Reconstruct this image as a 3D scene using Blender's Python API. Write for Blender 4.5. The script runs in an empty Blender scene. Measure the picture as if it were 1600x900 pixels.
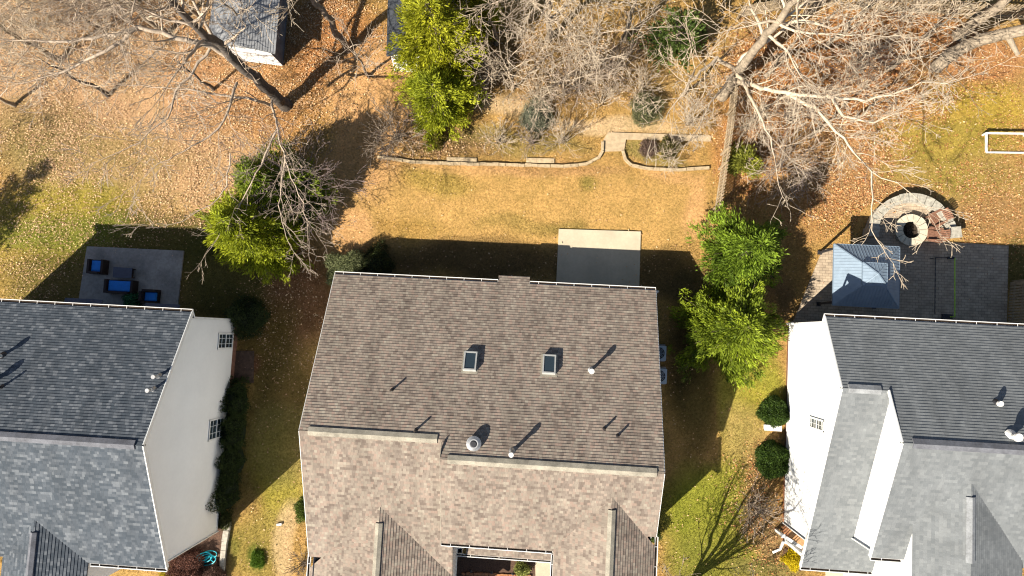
import bpy, math, random
import numpy as np
from mathutils import Vector, Matrix
R = math.radians
SC = bpy.context.scene
COL = SC.collection
# ------------------------------------------------------------------ camera (solved from the photograph's house edges and shadows)
H = 38.0
F, PITCH, ROLL, YAW = 1024.28, 0.0719, 0.0486, 0.0542
CR = Matrix.Rotation(YAW, 3, 'Z') @ Matrix.Rotation(ROLL, 3, 'Y') @ Matrix.Rotation(PITCH, 3, 'X')
cd = bpy.data.cameras.new('camera'); co = bpy.data.objects.new('camera', cd); COL.objects.link(co)
co.matrix_world = Matrix.Translation((0, 0, H)) @ CR.to_4x4()
cd.sensor_width = 36.0; cd.lens = 36.0*F/1600; cd.clip_start = .5; cd.clip_end = 2000
SC.camera = co
# ------------------------------------------------------------------ light
SX, SY = 0.848, 0.865                   # shadow run east / north per metre of height
EL = math.atan2(1, math.hypot(SX, SY)); AZ = math.atan2(-SX, -SY)
w = bpy.data.worlds.new('World'); SC.world = w; w.use_nodes = True
nt = w.node_tree; sky = nt.nodes.new('ShaderNodeTexSky'); sky.sky_type = 'NISHITA'; sky.sun_disc = False
sky.sun_elevation = EL; sky.sun_rotation = AZ
bg = nt.nodes['Background']; bg.inputs[1].default_value = 0.05; nt.links.new(sky.outputs[0], bg.inputs[0])
ld = bpy.data.lights.new('sun', 'SUN'); ld.energy = 5.0; ld.angle = R(.5); ld.color = (1, .925, .80)
lo = bpy.data.objects.new('sun', ld); COL.objects.link(lo)
lo.rotation_euler = Vector((SX, SY, -1)).to_track_quat('-Z', 'Y').to_euler(); lo.location = (-30, -30, 60)
SC.view_settings.view_transform = 'Standard'; SC.view_settings.look = 'None'
SC.view_settings.gamma = 1; SC.view_settings.exposure = 1.05
SC.render.engine = 'CYCLES'
SC.cycles.max_bounces = 4; SC.cycles.diffuse_bounces = 1
SC.cycles.use_denoising = True; SC.cycles.pixel_filter_type = 'BLACKMAN_HARRIS'; SC.cycles.filter_width = 1.15

# ------------------------------------------------------------------ measuring helpers (photo pixel -> world point)
def ray(px, py):
    return CR @ Vector(((px-800)/F, (450-py)/F, -1))
def at(px, py, z=0.0):
    d = ray(px, py); t = (z-H)/d.z
    return Vector((d.x*t, d.y*t, z))
def atpl(px, py, p0, n):
    d = ray(px, py); o = Vector((0, 0, H)); t = (Vector(p0)-o).dot(Vector(n))/d.dot(Vector(n))
    return o+d*t
CRn = np.array(CR)
def pix(X, Y, Z=0.0):                    # world -> pixel, arrays
    v = np.stack([X, Y, np.broadcast_to(Z-H, np.shape(X))], -1) @ CRn
    return 800+F*v[..., 0]/-v[..., 2], 450-F*v[..., 1]/-v[..., 2]

# ------------------------------------------------------------------ object helpers
def tag(o, label=None, cat=None, group=None, kind=None):
    if label: o['label'] = label
    if cat: o['category'] = cat
    if group: o['group'] = group
    if kind: o['kind'] = kind
    return o
def thing(name, label, cat, loc=(0, 0, 0), group=None):
    o = bpy.data.objects.new(name, None); COL.objects.link(o); o.location = loc
    o.empty_display_size = .2
    return tag(o, label, cat, group)
def link(name, me, mat, parent=None):
    o = bpy.data.objects.new(name, me); COL.objects.link(o)
    if mat is not None and not me.materials:
        for m in (mat if isinstance(mat, (list, tuple)) else [mat]): me.materials.append(m)
    if parent is not None:
        o.parent = parent; o.matrix_parent_inverse = Matrix.Translation(-parent.location) if parent.type == 'EMPTY' and parent.parent is None else Matrix.Identity(4)
        if parent.parent is not None:
            o.matrix_parent_inverse = Matrix.Identity(4)
    return o
class MB:
    def __init__(s): s.v = []; s.f = []; s.uv = []; s.smooth = False
    def face(s, pts, uv=None):
        b = len(s.v); s.v += [tuple(p) for p in pts]; s.f.append(tuple(range(b, b+len(pts))))
        s.uv += uv if uv else [(p[0]+p[1]*.3, p[2]+p[1]) for p in pts]
    def box(s, c, size, rz=0.0, taper=1.0):
        cx, cy, cz = c; a, b_, h = size[0]/2, size[1]/2, size[2]/2; cs, sn = math.cos(rz), math.sin(rz)
        P = []
        for z, k in ((-h, 1), (h, taper)):
            for x, y in ((-a, -b_), (a, -b_), (a, b_), (-a, b_)):
                x *= k; y *= k; P.append((cx+x*cs-y*sn, cy+x*sn+y*cs, cz+z))
        for q in ((3, 2, 1, 0), (4, 5, 6, 7), (0, 1, 5, 4), (1, 2, 6, 5), (2, 3, 7, 6), (3, 0, 4, 7)): s.face([P[i] for i in q])
    def bar(s, p, q, wd, ht):            # box beam between points
        p, q = Vector(p), Vector(q); d = (q-p).normalized()
        up = Vector((0, 0, 1)) if abs(d.z) < .95 else Vector((1, 0, 0))
        a = d.cross(up).normalized()*wd/2; b_ = a.cross(d).normalized()*ht/2
        A = [p-a-b_, p+a-b_, p+a+b_, p-a+b_]; B = [x+(q-p) for x in A]
        s.face(A[::-1]); s.face(B)
        for i in range(4): j = (i+1) % 4; s.face([A[i], A[j], B[j], B[i]])
    def tube(s, p, q, r0, r1=None, n=12, caps=True):
        p, q = Vector(p), Vector(q); r1 = r0 if r1 is None else r1; d = (q-p).normalized()
        up = Vector((0, 0, 1)) if abs(d.z) < .9 else Vector((1, 0, 0))
        a = d.cross(up).normalized(); b_ = d.cross(a).normalized()
        A = []; B = []
        for i in range(n):
            t = 2*math.pi*i/n; e = a*math.cos(t)+b_*math.sin(t); A.append(p+e*r0); B.append(q+e*r1)
        for i in range(n): j = (i+1) % n; s.face([A[j], A[i], B[i], B[j]])
        if caps: s.face(A); s.face(B[::-1])
    def prism(s, pts, z0, z1):           # plan polygon extruded
        pts = [Vector((p[0], p[1], 0)) for p in pts]
        ar = sum(pts[i].x*pts[(i+1) % len(pts)].y-pts[(i+1) % len(pts)].x*pts[i].y for i in range(len(pts)))
        if ar < 0: pts = pts[::-1]
        A = [Vector((p.x, p.y, z0)) for p in pts]; B = [Vector((p.x, p.y, z1)) for p in pts]
        s.face(A[::-1]); s.face(B)
        for i in range(len(pts)): j = (i+1) % len(pts); s.face([A[i], A[j], B[j], B[i]])
    def sphere(s, c, r, n=10, m=6, sq=1.0, noise=0, rng=None):
        c = Vector(c); G = []
        for j in range(m+1):
            ph = math.pi*j/m; row = []
            for i in range(n):
                t = 2*math.pi*i/n; k = 1+(rng.uniform(-noise, noise) if rng and 0 < j < m else 0)
                row.append(c+Vector((math.sin(ph)*math.cos(t)*r*k, math.sin(ph)*math.sin(t)*r*k, math.cos(ph)*r*sq*k)))
            G.append(row)
        for j in range(m):
            for i in range(n):
                k = (i+1) % n
                if j == 0: s.face([G[0][0], G[1][i], G[1][k]])
                elif j == m-1: s.face([G[j][i], G[m][0], G[j][k]])
                else: s.face([G[j][i], G[j+1][i], G[j+1][k], G[j][k]])
    def build(s, name, mat, parent=None, smooth=False):
        me = bpy.data.meshes.new(name); me.from_pydata(s.v, [], s.f)
        ul = me.uv_layers.new(name='UVMap'); ul.data.foreach_set('uv', np.array(s.uv, 'f').ravel())
        if smooth: me.polygons.foreach_set('use_smooth', [True]*len(s.f))
        me.update(); return link(name, me, mat, parent)
def npmesh(name, V, Fq, mat, parent=None, col=None, k=4):
    """fast mesh from arrays: V (n,3), Fq (m,k); col (m,3) per face"""
    me = bpy.data.meshes.new(name); V = np.asarray(V, 'f'); Fq = np.asarray(Fq, 'i')
    me.vertices.add(len(V)); me.vertices.foreach_set('co', V.ravel())
    m = len(Fq); me.loops.add(m*k); me.loops.foreach_set('vertex_index', Fq.ravel())
    me.polygons.add(m); me.polygons.foreach_set('loop_start', np.arange(m, dtype='i')*k)
    try: me.polygons.foreach_set('loop_total', np.full(m, k, 'i'))
    except Exception: pass
    me.update(calc_edges=True)
    if col is not None:
        a = me.attributes.new('tint', 'FLOAT_COLOR', 'CORNER')
        c = np.ones((m, k, 4), 'f'); c[:, :, :3] = np.asarray(col, 'f')[:, None, :]
        a.data.foreach_set('color', c.ravel())
    return link(name, me, mat, parent)

# ------------------------------------------------------------------ materials
def newmat(name):
    m = bpy.data.materials.new(name); m.use_nodes = True; n = m.node_tree
    return m, n, n.nodes['Principled BSDF']
def N(n, typ, ins=None, **kw):
    d = n.nodes.new(typ)
    for a, b in kw.items(): setattr(d, a, b)
    for a, b in (ins or {}).items():
        if isinstance(b, bpy.types.NodeSocket): n.links.new(b, d.inputs[a])
        else: d.inputs[a].default_value = b
    return d
def mth(n, op, a, b=None):
    d = n.nodes.new('ShaderNodeMath'); d.operation = op
    for i, x in enumerate((a, b)):
        if x is None: continue
        if isinstance(x, bpy.types.NodeSocket): n.links.new(x, d.inputs[i])
        else: d.inputs[i].default_value = x
    return d.outputs[0]
def ramp(n, fac, stops, interp='LINEAR'):
    d = n.nodes.new('ShaderNodeValToRGB'); d.color_ramp.interpolation = interp; e = d.color_ramp.elements
    while len(e) < len(stops): e.new(.5)
    for i, (p, c) in enumerate(stops): e[i].position = p; e[i].color = (*c, 1) if len(c) == 3 else c
    n.links.new(fac, d.inputs[0]); return d.outputs[0]
def mul(n, a, b, fac=1.0):
    d = n.nodes.new('ShaderNodeMix'); d.data_type = 'RGBA'; d.blend_type = 'MULTIPLY'
    d.inputs[0].default_value = fac
    for i, x in ((6, a), (7, b)):
        if isinstance(x, bpy.types.NodeSocket): n.links.new(x, d.inputs[i])
        else: d.inputs[i].default_value = (*x, 1)
    return d.outputs[2]
def mixc(n, f, a, b):
    d = n.nodes.new('ShaderNodeMix'); d.data_type = 'RGBA'
    for i, x in ((0, f), (6, a), (7, b)):
        if isinstance(x, bpy.types.NodeSocket): n.links.new(x, d.inputs[i])
        elif i == 0: d.inputs[0].default_value = x
        else: d.inputs[i].default_value = (*x, 1)
    return d.outputs[2]
def noise(n, scale, detail=4, vec=None, rough=.6):
    if vec is None: vec = N(n, 'ShaderNodeTexCoord').outputs['Object']
    return N(n, 'ShaderNodeTexNoise', {'Scale': scale, 'Detail': detail, 'Roughness': rough, 'Vector': vec}).outputs[0]
def bump(n, p, h, strength=.4, dist=.02):
    b = N(n, 'ShaderNodeBump', {'Strength': strength, 'Distance': dist, 'Height': h}); n.links.new(b.outputs[0], p.inputs['Normal'])
def plain(name, c, rough=.7, var=.25, scale=3.0, metal=0.0, spec=.3):
    m, n, p = newmat(name)
    f = noise(n, scale); f2 = noise(n, scale*9)
    lo_, hi_ = 1-var, 1+var*.6
    a = ramp(n, f, [(.3, (lo_,)*3), (.7, (hi_,)*3)]); b = ramp(n, f2, [(.3, (1-var*.6,)*3), (.7, (1+var*.3,)*3)])
    n.links.new(mul(n, mul(n, a, b), c), p.inputs['Base Color'])
    p.inputs['Roughness'].default_value = rough; p.inputs['Metallic'].default_value = metal
    p.inputs['Specular IOR Level'].default_value = spec
    bump(n, p, f2, .15, .01)
    return m
ROW = .145
def shingle(name, stops, tabw=.24, stain=.35, grain=.25, blot=None, gap=.72):
    m, n, p = newmat(name)
    uv = N(n, 'ShaderNodeUVMap').outputs[0]; s = N(n, 'ShaderNodeSeparateXYZ', {0: uv})
    u, v = s.outputs[0], s.outputs[1]
    r = mth(n, 'FLOOR', mth(n, 'DIVIDE', v, ROW))
    off = N(n, 'ShaderNodeTexWhiteNoise', {'W': r}, noise_dimensions='1D').outputs[0]
    def cell(wd, seed):
        uu = mth(n, 'ADD', mth(n, 'DIVIDE', u, wd), mth(n, 'MULTIPLY', off, 7.3+seed))
        c = mth(n, 'FLOOR', uu); vec = N(n, 'ShaderNodeCombineXYZ', {0: c, 1: r, 2: float(seed)}).outputs[0]
        return N(n, 'ShaderNodeTexWhiteNoise', {'Vector': vec}, noise_dimensions='3D').outputs[0], mth(n, 'FRACT', uu)
    a, fr = cell(tabw, 1); b, fb = cell(tabw*1.7, 2)
    tone = mth(n, 'ADD', mth(n, 'MULTIPLY', a, .6), mth(n, 'MULTIPLY', b, .4))
    c = ramp(n, tone, stops)
    g = ramp(n, noise(n, 60, 3, uv), [(.3, (1-grain,)*3), (.7, (1+grain*.5,)*3)])
    c = mul(n, c, g)
    # weathering running down the slope
    mp = N(n, 'ShaderNodeMapping', {'Vector': uv, 'Scale': (.55, .16, 1)}).outputs[0]
    c = mul(n, c, ramp(n, noise(n, 1.6, 5, mp, .65), [(.36, (1-stain,)*3), (.62, (1.06,)*3)]))
    # narrow slots between tabs
    sl = mth(n, 'LESS_THAN', fr, .05)
    c = mixc(n, mth(n, 'MULTIPLY', sl, gap*.6), c, (.03, .028, .026))
    n.links.new(c, p.inputs['Base Color']); p.inputs['Roughness'].default_value = .95
    p.inputs['Specular IOR Level'].default_value = .15
    bump(n, p, mth(n, 'ADD', tone, mth(n, 'MULTIPLY', noise(n, 70, 2, uv), .5)), .45, .008)
    return m
def attrmat(name, rough=.8, trans=0.0, var=.3, scale=6):
    m, n, p = newmat(name)
    a = N(n, 'ShaderNodeAttribute', attribute_name='tint').outputs['Color']
    n.links.new(mul(n, a, ramp(n, noise(n, scale), [(.3, (1-var,)*3), (.7, (1+var*.6,)*3)])), p.inputs['Base Color'])
    p.inputs['Roughness'].default_value = rough; p.inputs['Specular IOR Level'].default_value = .2
    if trans:
        t = n.nodes.new('ShaderNodeBsdfTranslucent'); mx = n.nodes.new('ShaderNodeMixShader'); mx.inputs[0].default_value = trans
        n.links.new(a, t.inputs[0]); n.links.new(p.outputs[0], mx.inputs[1]); n.links.new(t.outputs[0], mx.inputs[2])
        n.links.new(mx.outputs[0], n.nodes['Material Output'].inputs[0])
    return m
M = {}
M['sh_brown'] = shingle('brown_shingles', [(.12, (.18, .142, .117)), (.38, (.245, .20, .165)), (.58, (.30, .255, .205)), (.72, (.30, .22, .178)), (.9, (.345, .30, .24))], tabw=.165, stain=.22)
M['sh_slate'] = shingle('slate_grey_shingles', [(.25, (.066, .08, .097)), (.55, (.094, .108, .126)), (.68, (.108, .122, .14)), (.78, (.145, .16, .178)), (.95, (.175, .19, .208))], tabw=.20, stain=.14)
M['sh_grey'] = shingle('light_grey_shingles', [(.1, (.165, .177, .184)), (.6, (.20, .212, .218)), (.9, (.232, .244, .248))], tabw=.2, stain=.16, grain=.4, gap=.3)
M['cap_brown'] = plain('brown_ridge_cap', (.33, .30, .24), .95, .35, 2)
M['cap_slate'] = plain('slate_ridge_cap', (.15, .155, .175), .95, .35, 2)
M['cap_grey'] = plain('grey_ridge_cap', (.27, .28, .29), .95, .35, 2)
M['white'] = plain('white_siding', (.86, .86, .84), .6, .04, .6)
M['trim'] = plain('white_trim', (.78, .78, .75), .5, .08, 2)
M['gutter'] = plain('white_gutter', (.80, .79, .76), .45, .12, 3)
M['debris'] = plain('gutter_debris', (.05, .035, .025), .95, .5, 20)
M['found'] = plain('brick_foundation', (.20, .10, .07), .9, .4, 6)
M['glass'], _n, _p = newmat('window_glass'); _p.inputs['Base Color'].default_value = (.03, .045, .055, 1); _p.inputs['Roughness'].default_value = .06; _p.inputs['Specular IOR Level'].default_value = .8
M['dark'] = plain('dark_metal', (.035, .035, .04), .5, .3, 5)
M['metal'] = plain('galvanised_metal', (.42, .42, .42), .42, .25, 6, .6)
M['pipe'] = plain('painted_white_pipe', (.72, .70, .66), .5, .2, 8)
M['conc'] = plain('pale_concrete', (.50, .43, .31), .9, .13, .9)
M['conc_old'] = plain('weathered_concrete', (.34, .315, .29), .9, .35, .8)
M['stone'] = plain('tan_stone', (.44, .40, .33), .9, .35, 5)
M['capst'] = plain('grey_cap_stone', (.42, .39, .32), .9, .45, 5)
M['wicker'] = plain('dark_wicker', (.03, .02, .02), .7, .4, 40)
M['blue'] = plain('blue_cushion', (.03, .24, .75), .8, .12, 6)
M['slateblue'] = plain('slate_table_top', (.08, .09, .13), .6, .2, 6)
M['gaz'] = None
M['wood'] = plain('weathered_wood', (.40, .31, .20), .9, .4, 8)
M['redwood'] = plain('brown_stained_wood', (.24, .12, .075), .8, .45, 9)
M['acm'] = plain('pale_blue_grey_metal', (.45, .52, .58), .5, .12, 4)
M['brickedge'] = plain('orange_brick_paving', (.42, .19, .09), .9, .4, 12)
M['mulch'] = plain('brown_mulch', (.13, .075, .05), .95, .7, 22)
M['teal'] = plain('teal_cushion', (.03, .30, .34), .7, .2, 8)
M['turq'] = plain('turquoise_hose_plastic', (.02, .46, .56), .4, .15, 8)
M['barkdark'] = plain('dark_grey_bark', (.12, .10, .085), .95, .5, 9)
M['barkpale'] = plain('pale_tan_bark', (.34, .275, .20), .95, .4, 7)
M['barkbrown'] = plain('brown_grey_bark', (.24, .185, .14), .95, .45, 8)
M['barkpurple'] = plain('purplish_grey_bark', (.25, .20, .185), .95, .35, 8)
M['twigpale'] = plain('pale_sunbleached_twigs', (.57, .46, .335), .9, .3, 7)
M['twiggrey'] = plain('greyish_tan_twigs', (.46, .365, .275), .9, .35, 8)
M['twigpurple'] = plain('purplish_brown_twigs', (.24, .18, .165), .95, .35, 8)
M['edgest'] = plain('sandy_edging_stone', (.47, .36, .22), .9, .35, 6)
M['leaf'] = attrmat('evergreen_foliage', .6, .3)
M['drygrass'] = attrmat('grass_blades', .8, .25)
M['litter'] = attrmat('fallen_leaf', .75, .1, .2, 20)
def brickmat(name, c1, c2, mo, sc, bw=.5, rh=.25):
    m, n, p = newmat(name); v = N(n, 'ShaderNodeTexCoord').outputs['Object']
    b = N(n, 'ShaderNodeTexBrick', {'Vector': v, 'Color1': (*c1, 1), 'Color2': (*c2, 1), 'Mortar': (*mo, 1), 'Scale': sc, 'Mortar Size': .018, 'Brick Width': bw, 'Row Height': rh})
    n.links.new(mul(n, b.outputs[0], ramp(n, noise(n, 2.5), [(.3, (.7,)*3), (.7, (1.15,)*3)])), p.inputs['Base Color']); p.inputs['Roughness'].default_value = .9
    bump(n, p, b.outputs[1], -.5, .01); return m
M['paver'] = brickmat('tan_pavers', (.48, .38, .27), (.40, .31, .22), (.22, .17, .12), 1.6)
def metalroof():
    m, n, p = newmat('blue_grey_metal_roof'); p.inputs['Roughness'].default_value = .55; p.inputs['Metallic'].default_value = .2
    n.links.new(mul(n, ramp(n, noise(n, 3), [(.3, (.85,)*3), (.7, (1.05,)*3)]), (.24, .31, .385)), p.inputs['Base Color']); return m
M['gaz'] = metalroof()

# ------------------------------------------------------------------ ground tint field (albedo, with house shade painted in beside the walls), in metres, blobs laid out from the photo
BASE = np.array((.46, .29, .105))
STRAW = (.52, .325, .115); PINK = (.52, .335, .19); ORANGE = (.44, .20, .075); GREEN = (.13, .16, .025); YGREEN = (.33, .29, .045)
DIRT = (.60, .35, .16); REDDIRT = (.24, .125, .065); MULCH = (.16, .10, .06); DKGREEN = (.07, .085, .022); OLIVE = (.24, .21, .07); TAN = (.58, .42, .25)
Z = [  # px, py, rx, ry (px), colour, weight
 (150, 120, 330, 150, PINK, 1), (60, 60, 200, 120, PINK, .8), (400, 120, 150, 120, ORANGE, .55), (300, 280, 170, 80, PINK, .8), (150, 250, 160, 60, (.43, .31, .14), .9), (60, 210, 90, 60, OLIVE, .55), (250, 25, 90, 40, ORANGE, .5),
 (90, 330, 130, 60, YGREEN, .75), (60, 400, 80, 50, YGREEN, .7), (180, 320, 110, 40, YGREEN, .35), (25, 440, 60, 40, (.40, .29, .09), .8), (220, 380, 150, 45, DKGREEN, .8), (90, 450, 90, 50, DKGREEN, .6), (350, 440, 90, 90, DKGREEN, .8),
 (520, 60, 80, 90, ORANGE, .9), (580, 150, 80, 90, DIRT, .95), (560, 260, 60, 60, DIRT, .8), (540, 370, 40, 50, DIRT, .9), (470, 470, 70, 90, REDDIRT, .95), (420, 540, 50, 80, (.17, .12, .035), .9), (450, 610, 60, 80, (.16, .12, .04), .8),
 (385, 570, 22, 26, (.25, .11, .07), .8), (380, 700, 60, 90, DKGREEN, .6), (440, 780, 40, 50, (.30, .30, .05), .6), (100, 370, 110, 40, (.22, .24, .04), .75), (40, 370, 60, 30, (.24, .25, .045), .6), (430, 740, 50, 60, YGREEN, .6), (400, 860, 60, 60, (.33, .27, .07), .8), (405, 875, 14, 22, GREEN, .9), (366, 860, 14, 20, GREEN, .5), (455, 850, 22, 60, TAN, .7), (440, 700, 60, 60, OLIVE, .7),
 (850, 330, 260, 70, STRAW, .9), (690, 285, 60, 20, YGREEN, .35), (820, 352, 80, 14, (.30, .24, .07), .45), (885, 352, 26, 14, (.27, .2, .06), .6), (925, 285, 14, 14, GREEN, .5), (640, 350, 60, 20, (.45, .28, .08), .6), (1085, 320, 22, 60, DIRT, .8), (1060, 262, 50, 14, DIRT, .6), (700, 262, 120, 10, DIRT, .45), (860, 262, 120, 10, (.44, .25, .13), .5),
 (740, 405, 170, 34, (.10, .07, .035), .75), (1040, 425, 50, 34, (.10, .07, .035), .75),  # shade behind the brown-roofed house painted into the ground colour
 (680, 230, 110, 18, MULCH, .6), (820, 225, 120, 18, OLIVE, .6), (1020, 235, 50, 16, OLIVE, .75), (790, 175, 60, 20, TAN, .9), (950, 200, 120, 12, TAN, .9), (870, 110, 160, 70, MULCH, .6), (930, 80, 100, 60, (.30, .2, .09), .5), (1060, 130, 50, 40, (.40, .27, .11), .6), (1040, 60, 60, 50, MULCH, .5),
 (1180, 200, 60, 120, ORANGE, .8), (1300, 120, 140, 90, ORANGE, .95), (1400, 60, 140, 60, ORANGE, .9), (1530, 90, 90, 40, (.43, .22, .10), .9), (1330, 260, 140, 70, (.42, .25, .12), .9), (1540, 160, 70, 40, (.44, .32, .06), .9), (1490, 215, 110, 40, (.38, .30, .06), .8), (1540, 300, 80, 60, (.37, .27, .09), .8), (1540, 340, 80, 30, (.42, .24, .12), .6), (1450, 270, 80, 30, YGREEN, .5), (1260, 330, 60, 50, (.42, .24, .10), .7),
 (1590, 420, 20, 60, DKGREEN, .7), (1085, 620, 40, 90, (.10, .085, .028), .85), (1065, 540, 30, 90, (.08, .06, .025), .8), (1150, 640, 26, 90, (.30, .30, .05), .8), (1090, 450, 50, 30, (.1, .08, .04), .7), (1195, 590, 30, 60, (.28, .28, .04), .9), (1175, 640, 24, 40, YGREEN, .6), (1160, 680, 30, 50, (.40, .30, .11), .8), (1090, 800, 70, 70, (.25, .27, .035), .95), (1130, 870, 80, 50, (.25, .25, .04), .9), (1140, 760, 40, 40, (.27, .28, .04), .8), (1190, 780, 30, 60, (.22, .15, .07), .9), (1215, 850, 30, 50, (.3, .2, .1), .8), (1200, 890, 50, 20, OLIVE, .8), (1215, 470, 30, 40, MULCH, .6),  # darkest browns: shade right of the brown-roofed house painted into the ground
 (1080, 880, 40, 40, (.24, .24, .045), .8), (320, 870, 40, 40, MULCH, .9),
]
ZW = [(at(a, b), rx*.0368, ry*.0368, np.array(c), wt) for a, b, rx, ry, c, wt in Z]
rngf = np.random.default_rng(7)
_ph = rngf.uniform(0, 6.28, (18, 2)); _fr = rngf.normal(0, 1, (18, 2))
def warp(X, Y, k):
    s = 0
    for i in range(9): s = s+np.sin(X*_fr[i+9*k, 0]*.9+Y*_fr[i+9*k, 1]*.9+_ph[i+9*k, 0])
    return s/4.5
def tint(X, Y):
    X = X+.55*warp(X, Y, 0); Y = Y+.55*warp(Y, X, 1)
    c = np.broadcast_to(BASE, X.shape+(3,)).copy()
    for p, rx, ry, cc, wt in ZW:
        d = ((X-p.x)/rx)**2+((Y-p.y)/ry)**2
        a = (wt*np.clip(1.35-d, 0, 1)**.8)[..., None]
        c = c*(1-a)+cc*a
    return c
def ground():
    def axis(a, b):
        core = np.arange(a, b+.01, .22)
        o = np.array([1, 3, 7, 15, 40, 120, 400.])
        return np.concatenate([a-o[::-1], core, b+o])
    xs = axis(-37, 34); ys = axis(-16, 22)
    X, Y = np.meshgrid(xs, ys); nx, ny = len(xs), len(ys)
    Zz = .02*warp(X*1.7, Y*1.7, 0)-.03
    V = np.stack([X, Y, Zz], -1).reshape(-1, 3)
    i = np.arange(nx*ny).reshape(ny, nx)
    Fq = np.stack([i[:-1, :-1], i[:-1, 1:], i[1:, 1:], i[1:, :-1]], -1).reshape(-1, 4)
    m, n, p = newmat('lawn_and_soil')
    a = N(n, 'ShaderNodeAttribute', attribute_name='tint').outputs['Color']
    o = N(n, 'ShaderNodeTexCoord').outputs['Object']
    n1 = noise(n, .9, 6, o, .65); n2 = noise(n, 7, 5, o, .75); n3 = noise(n, 30, 4, o, .8)
    c = mul(n, a, ramp(n, n1, [(.3, (.78, .80, .72)), (.7, (1.15, 1.1, 1.1))]))
    c = mul(n, c, ramp(n, n2, [(.3, (.55, .54, .45)), (.5, (1, 1, 1)), (.72, (1.4, 1.35, 1.3))]))
    c = mul(n, c, ramp(n, n3, [(.33, (.42, .38, .30)), (.5, (1, 1, 1)), (.68, (1.5, 1.45, 1.35))]))
    n.links.new(c, p.inputs['Base Color']); p.inputs['Roughness'].default_value = .95; p.inputs['Specular IOR Level'].default_value = .1
    bump(n, p, mth(n, 'ADD', n2, n3), .9, .06)
    ob = npmesh('ground', V, Fq, m)
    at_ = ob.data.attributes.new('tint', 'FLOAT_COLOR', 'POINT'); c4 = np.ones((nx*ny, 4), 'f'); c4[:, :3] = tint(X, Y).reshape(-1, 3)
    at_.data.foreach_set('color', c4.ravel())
    ob.data.polygons.foreach_set('use_smooth', [True]*len(Fq))
    tag(ob, kind='structure')
ground()

HOUSES = []                               # plan rectangles nothing is strewn in
def keep(X, Y):
    k = np.ones(len(X), bool)
    for x0, x1, y0, y1 in HOUSES: k &= ~((X > x0) & (X < x1) & (Y > y0) & (Y < y1))
    return k
def polymask(px, py, poly):
    ins = np.zeros(len(px), bool); n = len(poly)
    for i in range(n):
        x0, y0 = poly[i]; x1, y1 = poly[(i+1) % n]
        c = (y0 > py) != (y1 > py)
        with np.errstate(divide='ignore', invalid='ignore'): xi = (x1-x0)*(py-y0)/(y1-y0+1e-9)+x0
        ins ^= c & (px < xi)
    return ins

# ------------------------------------------------------------------ coursed surfaces: shingles and lap siding as real overlapping rows
def clip(poly, k, lim, keep_ge):
    out = []
    for i in range(len(poly)):
        a, b = poly[i], poly[(i+1) % len(poly)]
        ia = (a[k] >= lim-1e-9) if keep_ge else (a[k] <= lim+1e-9); ib = (b[k] >= lim-1e-9) if keep_ge else (b[k] <= lim+1e-9)
        if ia: out.append(a)
        if ia != ib:
            t = (lim-a[k])/(b[k]-a[k]); out.append((a[0]+(b[0]-a[0])*t, a[1]+(b[1]-a[1])*t))
    return out
def coursed(name, polys, nrm, mat, parent, row=ROW, t=.019, thick=.0):
    mb = MB(); n = Vector(nrm).normalized()
    up = Vector((0, 0, 1)); vdir = (up-n*up.dot(n)).normalized(); udir = vdir.cross(n).normalized()
    for poly in polys:
        P = [Vector(p) for p in poly]; w0 = P[0].dot(n)
        q = [(p.dot(udir), p.dot(vdir)) for p in P]
        ar = sum(q[i][0]*q[(i+1) % len(q)][1]-q[(i+1) % len(q)][0]*q[i][1] for i in range(len(q)))
        if ar < 0: q = q[::-1]
        lo_, hi_ = min(a[1] for a in q), max(a[1] for a in q)
        def W(a, off): return udir*a[0]+vdir*a[1]+n*(w0+off)
        k = math.floor(lo_/row)
        while k*row < hi_-1e-6:
            v0 = k*row; s = clip(clip(q, 1, v0, True), 1, v0+row, False); k += 1
            s = [s[i] for i in range(len(s)) if (Vector(s[i])-Vector(s[i-1])).length > 1e-6] if len(s) > 2 else s
            if len(s) < 3: continue
            mb.face([W(a, t*(1-(a[1]-v0)/row)) for a in s], [(a[0], a[1]+1e-4) for a in s])
            lowv = [a for a in s if abs(a[1]-max(v0, lo_)) < 1e-5]
            if len(lowv) >= 2:
                a, b = min(lowv), max(lowv); o = t*(1-(max(v0, lo_)-v0)/row)
                mb.face([W(b, o), W(a, o), W(a, -.002), W(b, -.002)], [(b[0], b[1]+1e-3), (a[0], a[1]+1e-3), (a[0], a[1]+1e-3), (b[0], b[1]+1e-3)])
        if thick:
            A = [W(a, -.003) for a in q]; B = [W(a, -thick) for a in q]
            mb.face(B[::-1])
            for i in range(len(q)): j = (i+1) % len(q); mb.face([A[j], A[i], B[i], B[j]][::-1])
    return mb.build(name, mat, parent)
def edge_trim(pts, hgt, wd, parent, name='rake_trim', mat=None, drop=.01):
    mb = MB()
    for a, b in zip(pts[:-1], pts[1:]):
        a, b = Vector(a), Vector(b); z = Vector((0, 0, hgt/2+drop)); mb.bar(a-z, b-z, wd, hgt)
    return mb.build(name, mat or M['trim'], parent)
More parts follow.
